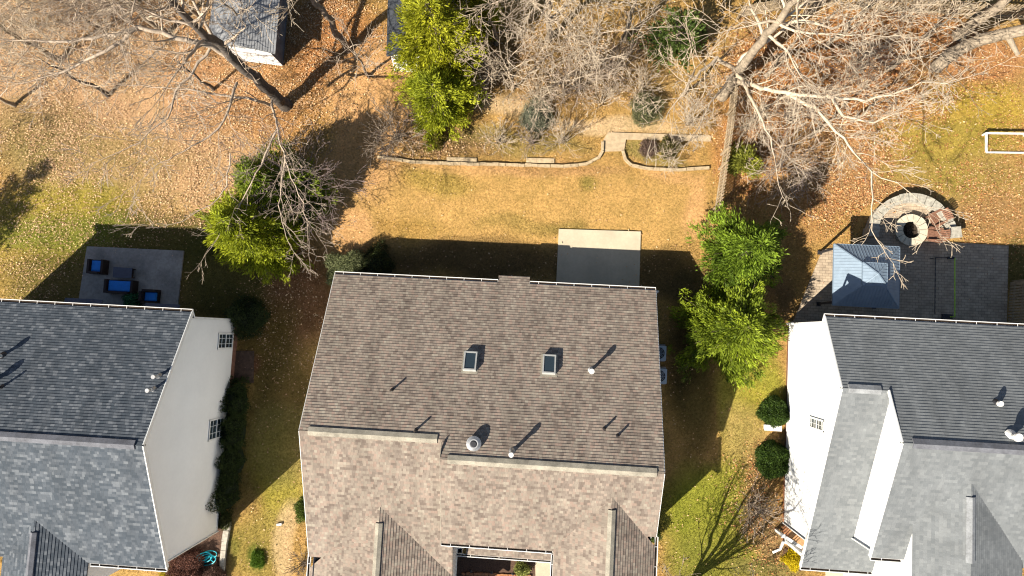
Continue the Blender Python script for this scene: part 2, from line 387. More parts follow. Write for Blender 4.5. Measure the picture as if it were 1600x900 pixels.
def gutter(p, q, out, parent, wd=.14, step=.95, label=None):
    p, q, out = Vector(p), Vector(q), Vector(out).normalized(); L = (q-p).length; d = (q-p)/L; z = Vector((0, 0, 1))
    mb = MB()
    def strip(a, b, c_, e): mb.face([a, b, c_, e]); mb.face([e, c_, b, a])
    o1 = out*wd
    mb.bar(p+o1-z*.03, q+o1-z*.03, .03, .10); mb.bar(p+o1*.5-z*.085, q+o1*.5-z*.085, wd, .012); mb.bar(p+out*.01-z*.04, q+out*.01-z*.04, .012, .10)
    for e in (p, q): mb.bar(e-z*.04, e+o1-z*.04, .012, .10)
    k = step*.5
    while k < L: mb.bar(p+d*k+z*.012, p+d*k+o1+z*.008, .02, .008); k += step
    g = mb.build('gutter', M['gutter'], parent)
    m2 = MB(); m2.bar(p+o1*.5-z*.07, q+o1*.5-z*.07, wd*.85, .03); m2.build('gutter_debris', M['debris'], g)
    if label: g['label'] = label
    return g
def ridge_vent(p, q, s1, s2, side, mat, parent, half=.21, th=.06):
    """cap strip over the ridge from p to q; side = horizontal unit across ridge; s1,s2 = slopes on +side, -side"""
    p, q, side = Vector(p), Vector(q), Vector(side).normalized(); mb = MB(); z = Vector((0, 0, 1))
    def sec(o):
        return [o+side*half-z*(s1*half-.012), o+side*half-z*(s1*half-.012-th), o+z*(th+.02), o-side*half-z*(s2*half-.012-th), o-side*half-z*(s2*half-.012)]
    A, B = sec(p), sec(q)
    for i in range(4): mb.face([A[i], A[i+1], B[i+1], B[i]])
    mb.face([A[4], A[0], B[0], B[4]]); mb.face(A[::-1]); mb.face(B)
    return mb.build('ridge_vent', mat, parent)
def vent_pipe(pt, r, h, parent, mat, cap=None, capr=0, flash=None, label=None):
    pt = Vector(pt); mb = MB(); mb.tube(pt-Vector((0, 0, .15)), pt+Vector((0, 0, h)), r, r, 14)
    o = mb.build('vent_pipe', mat, parent, True)
    if capr:
        c = MB(); c.tube(pt+Vector((0, 0, h-.02)), pt+Vector((0, 0, h+.06)), capr*.75, capr, 16); c.tube(pt+Vector((0, 0, h+.06)), pt+Vector((0, 0, h+.17)), capr, capr*.9, 16)
        c.build('vent_cap', cap or mat, o)
    else:
        c = MB(); c.tube(pt+Vector((0, 0, h+.001)), pt+Vector((0, 0, h+.004)), r*.75, r*.75, 12); c.build('pipe_opening', M['debris'], o)
    f = MB(); f.tube(pt-Vector((0, 0, .06)), pt+Vector((0, 0, .10)), r*2.3, r*1.15, 14); f.build('flashing', flash or M['dark'], o, True)
    if label: o['label'] = label
    return o
def poly_wall(name, polys, nrm, parent, mat=None, row=.11):
    return coursed(name, polys, nrm, mat or M['white'], parent, row=row, t=.012)
def yplane_n(s): return (0, -s, 1) if s else (0, 0, 1)      # z = z0 + s*(y-y0)

# ------------------------------------------------------------------ CENTRE HOUSE
CH = thing('brown_roof_house', 'house with a brown shingle roof and two skylights between the two grey-roofed houses', 'house', (-2.8, -4, 0))
XL, XR, YB, ZE = -11.60, 5.90, 2.72, 2.75; S = .4565
YL, ZL = -5.23, ZE+S*(YB+5.23); YR, ZR = -6.08, ZE+S*(YB+6.08); XM = -4.593
YG, ZG = -9.39, 5.257; YC, ZC = -10.585, 4.711; XM2 = 1.013
YLF, ZLF = -12.10, 3.60; SLF = (ZL-ZLF)/(YL-YLF)
def zn(y): return ZE+S*(YB-y)
def zr_(y): return ZR-S*(YR-y)
def zl_(y): return ZL-SLF*(YL-y)
BX0, BX1, BY = -2.61, -0.92, 3.12
XRB = XR-.07
coursed('roof', [[(XL, YB, zn(YB)), (XL, YL, zn(YL)), (XM, YL, zn(YL)), (XM, YB, zn(YB))], [(XM, YB, zn(YB)), (XM, YR, zn(YR)), (XR, YR, zn(YR)), (XRB, YB, zn(YB))],
                 [(BX0, BY, zn(BY)), (BX0, YB, zn(YB)), (BX1, YB, zn(YB)), (BX1, BY, zn(BY))]], (0, S, 1), M['sh_brown'], CH, thick=.12)
# front slopes and wings
n_r = (0, -S, 1); n_l = (0, -SLF, 1)
wp = atpl(957, 777, (0, YR, ZR), n_r); EXR, EZR = wp.x, wp.z; ZGW = ZG-.28; SE = (EZR-ZGW)/(XR-EXR); EZW = EZR-SE*(EXR-XM2)
wl = atpl(594, 792, (0, YL, ZL), n_l); WXR, WZR = wl.x, wl.z; ZLW = ZLF-.3; SW = (WZR-ZLW)/(WXR-XL); WX2 = at(707, 895, ZLF).x; WZ2 = WZR-SW*(WX2-WXR)
FY = -16.2; FYE = -11.45
coursed('roof', [[(XM, YR, zr_(YR)), (XM, YC, zr_(YC)), (XM2+.3, YC, zr_(YC)), (XM2+.3, YR, zr_(YR))], [(XM2+.3, YR, zr_(YR)), (XM2+.3, YC, zr_(YC)), (EXR, YC, zr_(YC)), (EXR, YR, zr_(YR))],
                 [(EXR, YR, zr_(YR)), (EXR, YC, zr_(YC)), (XR-.35, YC, zr_(YC)), (XR-.35, YG, zr_(YG)), (XR, YG, zr_(YG)), (XR, YR, zr_(YR))][0:1]+[(EXR, YG-.02, zr_(YG-.02)), (XR, YG-.02, zr_(YG-.02)), (XR, YR, zr_(YR))],
                 [(EXR, YG-.02, zr_(YG-.02)), (EXR, YC, zr_(YC)), (XR-.4, YC, zr_(YC)), (XR-.4, YG-.02, zr_(YG-.02))]], n_r, M['sh_brown'], CH, thick=.1)
coursed('roof', [[(XL, YL, zl_(YL)), (XL, YLF, zl_(YLF)), (WX2-.02, YLF, zl_(YLF)), (WX2-.02, -10.2, zl_(-10.2)), (XM, -10.2, zl_(-10.2)), (XM, YL, zl_(YL))][0:2]+[(XM+.001, YLF, zl_(YLF)), (XM+.001, YL, zl_(YL))],
                 [(XM, -9.5, zl_(-9.5)), (XM, -12.68, zl_(-12.68)), (WX2-.02, -12.68, zl_(-12.68)), (WX2-.02, -9.5, zl_(-9.5))], [(WXR, YLF, zl_(YLF)), (WXR, -12.68, zl_(-12.68)), (XM, -12.68, zl_(-12.68)), (XM, YLF, zl_(YLF))]], n_l, M['sh_brown'], CH, thick=.1)
YWT = wl.y+.5; YET = wp.y+.5
def wing(xr, zr, yt, xe, ze, sgn, yend, mat, parent, sl, plane_s, py0, pz0):
    tt = .021 if sgn > 0 else .015
    # triangular-topped slope: cut along the valley (where wing plane meets the main plane), from ridge top to eave
    yv = py0-(pz0-ze)/plane_s            # main plane height = eave height
    yr = py0-(pz0-zr)/plane_s
    e = .06                              # runs a little under the main slope
    return coursed('roof', [[(xr, yr+e, zr), (xe, yv+e, ze), (xe, yend, ze), (xr, yend, zr)]], (sgn*sl, 0, 1), mat, parent, t=tt, thick=.1)
wing(EXR, EZR, YET, XR, ZGW, 1, FYE, M['sh_brown'], CH, SE, S, YR, ZR)
wing(EXR, EZR, YET, XM2, EZW, -1, FYE-1.2, M['sh_brown'], CH, SE, S, YR, ZR)
wing(WXR, WZR, YWT, WX2, WZ2, 1, FY, M['sh_brown'], CH, SW, SLF, YL, ZL)
wing(WXR, WZR, YWT, XL, ZLW, -1, FY, M['sh_brown'], CH, SW, SLF, YL, ZL)
ridge_vent((XL+.45, YL, ZL), (XM-.25, YL, ZL), S, SLF, (0, 1, 0), M['cap_brown'], CH)
ridge_vent((XM+.35, YR, ZR), (XR-.35, YR, ZR), S, S, (0, 1, 0), M['cap_brown'], CH)
a = wl+Vector((0, -.8, 0)); ridge_vent((WXR, a.y, WZR), (WXR, FY+.3, WZR), SW, SW, (1, 0, 0), M['cap_brown'], CH, .18)
a = wp+Vector((0, -.6, 0)); ridge_vent((EXR, a.y, EZR), (EXR, FYE+.2, EZR), SE, SE, (1, 0, 0), M['cap_brown'], CH, .18)
# walls
o_ = .22
poly_wall('wall', [[(XL+o_, YB-.3, 0), (XL+o_, YB-.3, zn(YB-.3)-.12), (XL+o_, YL, ZL-.12), (XL+o_, YLF, ZLF-.12), (XL+o_, FY+.3, ZLF-.12), (XL+o_, FY+.3, 0)]], (-1, 0, 0), CH)
poly_wall('wall', [[(XR-o_, YB-.3, 0), (XR-o_, YB-.3, zn(YB-.3)-.12), (XR-o_, YR, ZR-.12), (XR-o_, YG, ZG-.12), (XR-o_, YG-.6, ZGW-.12), (XR-o_, FYE+.2, ZGW-.12), (XR-o_, FYE+.2, 0)]], (1, 0, 0), CH)
poly_wall('wall', [[(XL+o_, YB-.3, 0), (XR-o_, YB-.3, 0), (XR-o_, YB-.3, zn(YB-.3)-.1), (XL+o_, YB-.3, zn(YB-.3)-.1)]], (0, 1, 0), CH)
poly_wall('wall', [[(WX2-.1, YC+.3, 0), (XM2+.3, YC+.3, 0), (XM2+.3, YC+.3, ZC-.1), (WX2-.1, YC+.3, ZC-.1)]], (0, -1, 0), CH)
poly_wall('wall', [[(WX2-.2, YC+.3, 0), (WX2-.2, FY+.3, 0), (WX2-.2, FY+.3, WZ2-.1), (WX2-.2, YC+.3, WZ2-.1)]], (1, 0, 0), CH)
poly_wall('wall', [[(XM2+.25, YC+.3, 0), (XM2+.25, FYE-1, 0), (XM2+.25, FYE-1, EZW-.1), (XM2+.25, YC+.3, EZW-.1)]], (-1, 0, 0), CH)
poly_wall('wall', [[(XL+o_, FY+.3, 0), (WX2-.2, FY+.3, 0), (WX2-.2, FY+.3, WZ2-.1), (WXR, FY+.3, WZR-.1), (XL+o_, FY+.3, ZLF-.1)]], (0, -1, 0), CH)
poly_wall('wall', [[(EXR, FYE-1, 0), (EXR, FYE+.2, 0), (EXR, FYE+.2, EZR-.12), (EXR, FYE-1, EZR-.12)]], (1, 0, 0), CH)
poly_wall('wall', [[(EXR, FYE-1, 0), (XM2+.25, FYE-1, 0), (XM2+.25, FYE-1, EZW-.1), (EXR, FYE-1, EZR-.1)]], (0, -1, 0), CH)
poly_wall('wall', [[(EXR, FYE+.2, 0), (XR-o_, FYE+.2, 0), (XR-o_, FYE+.2, ZGW-.1), (EXR, FYE+.2, EZR-.1)]], (0, -1, 0), CH)
poly_wall('wall', [[(XM+.1, YL, ZL-.3), (XM+.1, YR, ZR-.1), (XM+.1, YC, ZC-.1), (XM+.1, YC, zl_(YC)-.2)]], (-1, 0, 0), CH)
mb = MB(); mb.box(((BX0+BX1)/2, BY-.45, 1.2), (BX1-BX0-.1, .5, 2.4)); mb.build('wall', M['white'], CH)
# trims and gutters
edge_trim([(XL-.012, YB, zn(YB)), (XL-.012, YL, ZL), (XL-.012, YLF, ZLF)], .16, .03, CH)
edge_trim([(XRB+.012, YB, zn(YB)), (XR+.012, YR, ZR), (XR+.012, YG, ZG)], .16, .03, CH)
edge_trim([(XM-.014, YL-.1, ZL+.3), (XM-.014, YR, ZR), (XM-.014, YC, ZC)], .12, .02, CH, mat=M['cap_brown'])
gutter((XL, YB, ZE-.02), (BX0-.02, YB, ZE-.02), (0, 1, 0), CH); gutter((BX1+.02, YB, ZE-.02), (XRB, YB, ZE-.02), (0, 1, 0), CH)
gutter((XM, YC, ZC-.02), (XM2-.05, YC, ZC-.02), (0, -1, 0), CH)
gutter((XR, YG-.1, ZGW-.02), (XR, FYE, ZGW-.02), (1, 0, 0), CH); gutter((XL, YLF, ZLW-.02), (XL, FY, ZLW-.02), (-1, 0, 0), CH); gutter((XM2, YC-.15, EZW-.02), (XM2, FYE-1.2, EZW-.02), (-1, 0, 0), CH, .1)
mb = MB(); q = Vector((XRB+.1, YB-.05, ZE-.1)); mb.bar(q, q+Vector((.12, .02, -.35)), .08, .08); mb.bar(q+Vector((.12, .02, -.35)), (XR-.12, YB-.3, 2), .08, .08); mb.bar((XR-.12, YB-.3, 2), (XR-.12, YB-.3, .1), .08, .08); mb.bar((XR-.12, YB-.3, .12), (XR+.45, YB-.1, .06), .09, .08); mb.build('downspout', M['gutter'], CH)
# porch roof strip in the courtyard
pa = at(728, 853, 3.0).x; pf = at(790, 871, 2.75).y
coursed('porch_roof', [[(pa, YC+.25, 3.0), (XM2+.2, YC+.25, 3.0), (XM2+.2, pf, 2.72), (pa, pf, 2.72)]], (0, -.28/(YC+.25-pf), 1), M['sh_brown'], CH, thick=.08)
gutter((pa-.5, pf, 2.70), (XM2+.2, pf, 2.70), (0, -1, 0), CH, .12, 1.5)
def column(p, parent, h=2.55, sz=.2):
    mb = MB(); mb.box((p.x, p.y, h/2), (sz, sz, h)); mb.box((p.x, p.y, .12), (sz*1.4, sz*1.4, .24)); mb.box((p.x, p.y, h-.08), (sz*1.35, sz*1.35, .16)); mb.build('porch_column', M['trim'], parent)
column(Vector((pa-.35, pf+.1, 0)), CH)
# skylights
def skylight(px, py, lab):
    c = atpl(px, py, (0, YB, ZE), (0, S, 1)); n = Vector((0, S, 1)).normalized(); v = Vector((0, -1, S)).normalized(); u = Vector((1, 0, 0))
    fr = MB(); a, b, t = .33, .50, .07; h0, h1 = -.05, .24
    for (x0, x1, y0, y1) in ((-a, a, -b, -b+t), (-a, a, b-t, b), (-a, -a+t, -b+t, b-t), (a-t, a, -b+t, b-t)):
        P = [c+u*x+v*y+n*h for h in (h0, h1) for x, y in ((x0, y0), (x1, y0), (x1, y1), (x0, y1))]
        for q in ((3, 2, 1, 0), (4, 5, 6, 7), (0, 1, 5, 4), (1, 2, 6, 5), (2, 3, 7, 6), (3, 0, 4, 7)): fr.face([P[i] for i in q])
    f = fr.build('skylight', plain('pale_grey_frame', (.42, .42, .40), .6, .15, 6), CH); f['label'] = lab
    g = MB(); g.face([c+u*x+v*y+n*(h1-.03) for x, y in ((-a+t, -b+t), (a-t, -b+t), (a-t, b-t), (-a+t, b-t))]); g.build('pane', M['glass'], f)
    s = MB(); P = [c+u*x+v*y+n*.022 for x, y in ((-a-.09, -b-.12), (a+.09, -b-.12), (a+.09, b+.12), (-a-.09, b+.12))]; Q = [p-n*.03 for p in P]
    s.face(P)
    for i in range(4): s.face([P[i], Q[i], Q[(i+1) % 4], P[(i+1) % 4]])
    s.build('flashing', M['cap_brown'], f)
skylight(735, 566, 'skylight nearer the left gable'); skylight(858, 571, 'skylight nearer the right gable')
PLN = ((0, YB, ZE), (0, S, 1))
def vp(px, py, *a, pl=PLN, house=CH, **k): return vent_pipe(atpl(px, py, *pl), *a, house, **{'mat': M['dark'], **k})
def vpipe(px, py, r, h, house, pl, mat, **k): return vent_pipe(atpl(px, py, *pl), r, h, house, mat, **k)
vpipe(613, 609, .05, .42, CH, PLN, M['dark']); vpipe(650, 672, .05, .45, CH, PLN, M['dark']); vpipe(944, 670, .05, .40, CH, PLN, M['dark']); vpipe(965, 681, .05, .38, CH, PLN, M['dark'])
vpipe(923, 579,   .075, .66, CH, PLN, M['pipe'], cap=M['pipe'], capr=.14, flash=M['pipe']); vpipe(800, 706, .085, .68, CH, PLN, M['metal'], cap=M['pipe'], capr=.13, flash=M['metal'])
def attic_fan(px, py):
    c = atpl(px, py, *PLN); mb = MB(); z = Vector((0, 0, 1))
    mb.tube(c-z*.15, c+z*.10, .24, .24, 20); mb.tube(c+z*.10, c+z*.22, .34, .36, 22); mb.tube(c+z*.22, c+z*.30, .36, .22, 22)
    o = mb.build('attic_fan', M['metal'], CH, False)
    m2 = MB(); m2.tube(c+z*.30, c+z*.34, .17, .12, 18); m2.build('fan_dome', M['dark'], o)
attic_fan(741, 692)
HOUSES.append((XL, XR, FY, YB))

# ------------------------------------------------------------------ LEFT HOUSE
LH = thing('slate_roof_house', 'two-storey cream-sided house with a dark slate-grey shingle roof left of the brown-roofed house', 'house', (-25, -6, 0))
lx, lyb, lze, lyr, lzr, lyf, lzf, lxl = -17.872, .184, 5.65, -5.952, 8.767, -12.384, 5.887, -32.18
s1 = (lzr-lze)/(lyb-lyr); s2 = (lzr-lzf)/(lyr-lyf)
coursed('roof', [[(lxl, lyb, lze), (lxl, lyr, lzr), (lx, lyr, lzr), (lx, lyb, lze)]], (0, s1, 1), M['sh_slate'], LH, thick=.12)
coursed('roof', [[(lxl, lyr, lzr), (lxl, lyf, lzf), (lx, lyf, lzf), (lx, lyr, lzr)]], (0, -s2, 1), M['sh_slate'], LH, thick=.12)
pl_l2 = ((0, lyr, lzr), (0, -s2, 1)); pl_l1 = ((0, lyb, lze), (0, s1, 1))
wp2 = atpl(54, 812, *pl_l2); vb = at(137, 889, lzf); gx, gz = wp2.x, wp2.z; sg = (gz-lzf)/(vb.x-gx)
wing(gx, gz, 0, vb.x, lzf, 1, lyf-1.6, M['sh_slate'], LH, sg, s2, lyr, lzr)
wing(gx, gz, 0, gx-(vb.x-gx), lzf, -1, lyf-1.6, M['sh_slate'], LH, sg, s2, lyr, lzr)
ridge_vent((lxl+.5, lyr, lzr), (lx-.35, lyr, lzr), s1, s2, (0, 1, 0), M['cap_slate'], LH)
ridge_vent((gx, wp2.y-.6, gz), (gx, lyf-1.5, gz), sg, sg, (1, 0, 0), M['cap_slate'], LH, .17)
ox = lx-.15
fnd = .55
poly_wall('wall', [[(ox, lyb-.3, fnd), (ox, lyb-.3, lze-.02), (ox, lyr, lzr-.12), (ox, lyf+.25, lzf-.02), (ox, lyf+.25, fnd)]], (1, 0, 0), LH, row=.12)
poly_wall('wall', [[(lxl+.15, lyb-.3, fnd), (lxl+.15, lyb-.3, lze), (lxl+.15, lyr, lzr-.12), (lxl+.15, lyf+.25, lzf), (lxl+.15, lyf+.25, fnd)]], (-1, 0, 0), LH)
poly_wall('wall', [[(lxl+.15, lyb-.3, fnd), (ox, lyb-.3, fnd), (ox, lyb-.3, lze-.02), (lxl+.15, lyb-.3, lze-.02)]], (0, 1, 0), LH)
poly_wall('wall', [[(lxl+.15, lyf+.25, fnd), (ox, lyf+.25, fnd), (ox, lyf+.25, lzf-.02), (lxl+.15, lyf+.25, lzf-.02)]], (0, -1, 0), LH)
poly_wall('wall', [[(2*gx-vb.x+.3, lyf-1.4, 0), (vb.x-.3, lyf-1.4, 0), (vb.x-.3, lyf-1.4, lzf-.02), (gx, lyf-1.4, gz-.15), (2*gx-vb.x+.3, lyf-1.4, lzf-.02)]], (0, -1, 0), LH)
poly_wall('wall', [[(vb.x-.3, lyf-1.4, 0), (vb.x-.3, lyf+.3, 0), (vb.x-.3, lyf+.3, lzf-.02), (vb.x-.3, lyf-1.4, lzf-.02)]], (1, 0, 0), LH)
mb = MB(); mb.prism([(lxl+.2, lyb-.36), (ox-.03, lyb-.36), (ox-.03, lyf+.31), (lxl+.2, lyf+.31)], -.1, fnd+.01); mb.build('foundation', M['found'], LH)
mb = MB()
for yy in (lyb-.3, lyf+.25): mb = MB(); mb.bar((ox+.015, yy, fnd), (ox+.015, yy, (lze if yy > -5 else lzf)-.02), .05, .14); mb.build('corner_board', M['trim'], LH)
edge_trim([(lx+.02, lyb, lze), (lx+.02, lyr, lzr), (lx+.02, lyf, lzf)], .20, .05, LH, drop=0.0)
gutter((lxl, lyb, lze-.02), (lx+.05, lyb, lze-.02), (0, 1, 0), LH, .16); gutter((vb.x+.1, lyf, lzf-.02), (lx+.05, lyf, lzf-.02), (0, -1, 0), LH)
def downspout(x, y, z, dx, dy, parent):
    mb = MB(); mb.bar((x, y, z), (x+dx, y+dy, z-.4), .08, .07); mb.bar((x+dx, y+dy, z-.4), (x+dx, y+dy, .15), .08, .07); mb.bar((x+dx, y+dy, .18), (x+dx+.35, y+dy+.1, .06), .09, .07); mb.build('downspout', M['gutter'], parent)
downspout(lx+.02, lyb+.05, lze-.1, -.1, -.3, LH)
def wall_window(px0, py0, px1, py1, x, parent, nx=4, lab=None, sgn=1, cols=2):
    A = atpl(px0, py0, (x, 0, 0), (1, 0, 0)); B = atpl(px1, py1, (x, 0, 0), (1, 0, 0))
    y0, y1 = sorted((A.y, B.y)); z0, z1 = sorted((A.z, B.z)); e = .03*sgn
    f = MB()
    for (ya, yb_, za, zb) in ((y0, y1, z0, z0+.09), (y0, y1, z1-.09, z1), (y0, y0+.09, z0, z1), (y1-.09, y1, z0, z1), (y0, y1, (z0+z1)/2-.03, (z0+z1)/2+.03)):
        f.box((x+e, (ya+yb_)/2, (za+zb)/2), (.05 if zb-za > .2 else .056, yb_-ya, zb-za))
    fo = f.build('window', M['trim'], parent)
    p = MB(); p.box((x+e*.6, (y0+y1)/2, (z0+z1)/2), (.02, y1-y0-.1, z1-z0-.1)); p.build('pane', M['glass'], fo)
    g = MB()
    for k in range(1, nx): yy = y0+(y1-y0)*k/nx; g.box((x+e*1.05, yy, (z0+z1)/2), (.02, .022, z1-z0-.1))
    for k in range(1, 2*cols): zz = z0+(z1-z0)*k/(2*cols); g.box((x+e*1.12, (y0+y1)/2, zz), (.02, y1-y0-.1, .022))
    g.build('muntins', M['trim'], fo)
    if lab: fo['label'] = lab
wall_window(341, 520, 362, 545, ox, LH, 3, 'window nearest the back corner'); wall_window(327, 656, 347, 683, ox, LH, 3, 'window half way along the side wall')
for px, py in ((249, 588), (240, 609)):
    vpipe(px, py, .07, .36, LH, pl_l1, M['pipe'], cap=M['metal'], capr=.11, flash=M['metal'])
vpipe(4, 556, .09, .36, LH, pl_l1, M['pipe'], cap=M['pipe'], capr=.14); vpipe(-10, 596, .12, .36, LH, pl_l1, M['metal'], cap=M['metal'], capr=.2); vpipe(3, 605, .06, .5, LH, pl_l1, M['dark'])
HOUSES.append((lxl, lx, lyf-1.6, lyb))

# ------------------------------------------------------------------ RIGHT HOUSE
RH = thing('grey_roof_house', 'white-sided house with a light grey stepped shingle roof, right of the brown-roofed house', 'house', (22, -6, 0))
rx, ryb, rze, ryr, rzr, ryf, rzf = 13.591, 1.636, 5.48, -1.647, 7.30, -10.989, 3.197
rx2, ryr2, rzr2, ryf2, rzf2 = 15.613, -3.764, 8.71, -9.42, 6.08; rxe = 34.0
t1 = (rzr2-rze)/(ryb-ryr2); t2 = (rzr-rzf)/(ryr-ryf); t3 = (rzr2-rzf2)/(ryr2-ryf2)
rzr = rze+t1*(ryb-ryr); t2 = (rzr-rzf)/(ryr-ryf)
fx = at(1387, 893, rzf).x
coursed('roof', [[(rx, ryb, rze), (rx, ryr, rzr), (rx2, ryr, rzr), (rx2, ryb, rze)], [(rx2, ryb, rze), (rx2, ryr2, rzr2), (rxe, ryr2, rzr2), (rxe, ryb, rze)]], (0, t1, 1), M['sh_grey'], RH, thick=.12)
zz = lambda y: rzr-t2*(ryr-y)
coursed('roof', [[(rx, ryr, rzr), (rx, ryf, rzf), (rx2+.2, ryf, rzf), (rx2+.2, ryr, rzr)], [(rx2+.2, ryf2+1.2, zz(ryf2+1.2)), (rx2+.2, ryf, rzf), (fx, ryf, rzf), (fx, ryf2+1.2, zz(ryf2+1.2))]], (0, -t2, 1), M['sh_grey'], RH, thick=.1)
gw = atpl(1518, 755, (0, ryr2, rzr2), (0, -t3, 1)); wgx, wgz = gw.x, gw.z
ge = at(1425, 876, rzf2).x; gez = 6.95; gex = at(1425, 876, gez).x; sgw = (wgz-gez)/(wgx-gex); gew = wgx+3.3; gewz = wgz-sgw*3.3
coursed('roof', [[(rx2, ryr2, rzr2), (rx2, ryf2, rzf2), (ge+.2, ryf2, rzf2), (ge+.2, ryr2, rzr2)], [(ge+.2, ryr2, rzr2), (ge+.2, ryf2, rzf2), (rxe, ryf2, rzf2), (rxe, ryr2, rzr2)]], (0, -t3, 1), M['sh_grey'], RH, thick=.12)
wing(wgx, wgz, 0, gex, gez, -1, ryf2-4, M['sh_grey'], RH, sgw, t3, ryr2, rzr2)
wing(wgx, wgz, 0, gew, gewz, 1, ryf2-4, M['sh_grey'], RH, sgw, t3, ryr2, rzr2)
ridge_vent((at(1326, 603, rzr).x, ryr, rzr), (at(1377, 607, rzr).x, ryr, rzr), t1, t2, (0, 1, 0), M['cap_grey'], RH, .2)
ridge_vent((at(1427, 690, rzr2).x, ryr2, rzr2), (rxe-.4, ryr2, rzr2), t1, t3, (0, 1, 0), M['cap_slate'], RH)
g0 = atpl(1518, 777, (0, gw.y-.3, wgz), (0, 0, 1)); g1 = at(1518, 880, wgz)
ridge_vent((wgx, g0.y, wgz), (wgx, g1.y, wgz), sgw, sgw, (1, 0, 0), M['cap_grey'], RH, .19)
rox = rx+.15; r2 = rx2+.15
poly_wall('wall', [[(rox, ryb-.3, .3), (rox, ryb-.3, rze-.02), (rox, ryr, rzr-.12), (rox, -9.6, zz(-9.6)-.1), (rox, -9.6, .3)]], (-1, 0, 0), RH, row=.12)
poly_wall('wall', [[(r2, ryr+.3, rzr-.6), (r2, ryr2, rzr2-.12), (r2, ryf2+.25, rzf2-.05), (r2, ryf2+.25, zz(ryf2)-.3)]], (-1, 0, 0), RH, row=.12)
poly_wall('wall', [[(rox, ryb-.3, .3), (rxe-.2, ryb-.3, .3), (rxe-.2, ryb-.3, rze-.02), (rox, ryb-.3, rze-.02)]], (0, 1, 0), RH)
poly_wall('wall', [[(r2, ryf2+.25, 0), (rxe-.2, ryf2+.25, 0), (rxe-.2, ryf2+.25, rzf2-.02), (r2, ryf2+.25, rzf2-.02)]], (0, -1, 0), RH)
poly_wall('wall', [[(rox, -9.6, .3), (r2+.3, -9.6, .3), (r2+.3, -9.6, 3.6), (rox, -9.6, 3.6)]], (0, -1, 0), RH)
poly_wall('wall', [[(gex+.12, -9.3, 0), (gex+.12, ryf2-3.8, 0), (gex+.12, ryf2-3.8, gez-.02), (gex+.12, -9.3, gez-.02)], [(gex+.12, -7.3, gez-.03), (gex+.12, -9.3, 5.9), (gex+.12, -9.3, gez-.02)]], (-1, 0, 0), RH)
poly_wall('wall', [[(gex+.12, ryf2-3.8, 0), (gew-.2, ryf2-3.8, 0), (gew-.2, ryf2-3.8, gewz-.05), (wgx, ryf2-3.8, wgz-.1), (gex+.12, ryf2-3.8, gez-.02)]], (0, -1, 0), RH)
mb = MB(); mb.prism([(rox+.04, ryb-.36), (rxe-.2, ryb-.36), (rxe-.2, -9.5), (rox+.04, -9.5)], -.1, .31); mb.build('foundation', M['found'], RH)
mb = MB(); mb.bar((rox-.015, ryb-.3, .3), (rox-.015, ryb-.3, rze-.05), .05, .14); mb.build('corner_board', M['trim'], RH); mb = MB(); mb.bar((r2-.02, ryf2+.25, zz(ryf2+.25)), (r2-.02, ryf2+.25, rzf2-.05), .06, .16); mb.build('corner_board', M['trim'], RH); mb = MB(); mb.bar((rox-.015, -9.6, .3), (rox-.015, -9.6, 3.4), .05, .14); mb.build('corner_board', M['trim'], RH)
edge_trim([(rx-.02, ryb, rze), (rx-.02, ryr, rzr), (rx-.02, ryf, rzf)], .18, .05, RH, drop=0); edge_trim([(rx2-.02, ryr, rzr+.1), (rx2-.02, ryr2, rzr2), (rx2-.02, ryf2, rzf2)], .18, .05, RH, drop=0)
gutter((rx-.05, ryb, rze-.02), (rxe, ryb, rze-.02), (0, 1, 0), RH); gutter((rx-.03, ryf, rzf-.02), (fx, ryf, rzf-.02), (0, -1, 0), RH); gutter((rx2, ryf2, rzf2-.02), (gex, ryf2, rzf2-.02), (0, -1, 0), RH)
downspout(rx-.02, ryb+.05, rze-.1, .1, -.3, RH)
wall_window(1266, 650, 1288, 676, rox, RH, 2, 'window in the white side wall', -1, 3)
pl_r1 = ((0, ryb, rze), (0, t1, 1))
vpipe(1557, 630, .08, .14, RH, pl_r1, M['pipe'], cap=M['pipe'], capr=.13, flash=M['dark']); vpipe(1580, 681, .12, .32, RH, pl_r1, M['pipe'], cap=M['pipe'], capr=.19, flash=M['pipe'])
for yy in (-10.6, ): column(Vector((rox+.2, yy, 0)), RH, 3.0, .18)
HOUSES.append((rx, rxe, ryf, ryb))

# ------------------------------------------------------------------ paving and concrete
def slab(name, pts, z1, mat, label=None, cat=None, kind='structure', bev=False):
    mb = MB(); mb.prism([at(*p) for p in pts], -.15, z1)
    o = mb.build(name, mat)
    return tag(o, label, cat, kind=kind)
slab('concrete_patio', [(873, 358), (1001, 362), (998, 470), (868, 466)], .07, M['conc'])
slab('concrete_patio', [(137, 385), (288, 392), (276, 500), (120, 494)], .07, M['conc_old'])
circ = [(1417+61*math.cos(t), 366-60*math.sin(t)) for t in np.linspace(R(-12), R(185), 26)]
slab('paver_patio', circ+[(1325, 386), (1285, 390), (1238, 505), (1572, 520), (1575, 384)], .05, M['paver'])
slab('paver_patch', [(368, 548), (397, 548), (396, 598), (366, 598)], .04, plain('dull_red_pavers', (.11, .07, .05), .9, .4, 4))
slab('garden_path', [(950, 207), (1112, 212), (1110, 221), (978, 218), (975, 236), (940, 237), (943, 218)], .05, plain('sandy_paving', (.46, .35, .22), .95, .25, 4))
slab('front_walk', [(1290, 880), (1325, 880), (1325, 960), (1288, 960)], .05, M['conc'])
slab('entry_walk', [(836, 868), (866, 868), (868, 960), (838, 960)], .05, M['conc'])
slab('porch_floor', [(1233, 752), (1262, 756), (1262, 862), (1224, 850)], .12, plain('orange_tan_paving', (.46, .26, .12), .9, .3, 8))
slab('brick_border', [(1224, 752), (1233, 752), (1231, 850), (1222, 846)], .14, M['brickedge'])
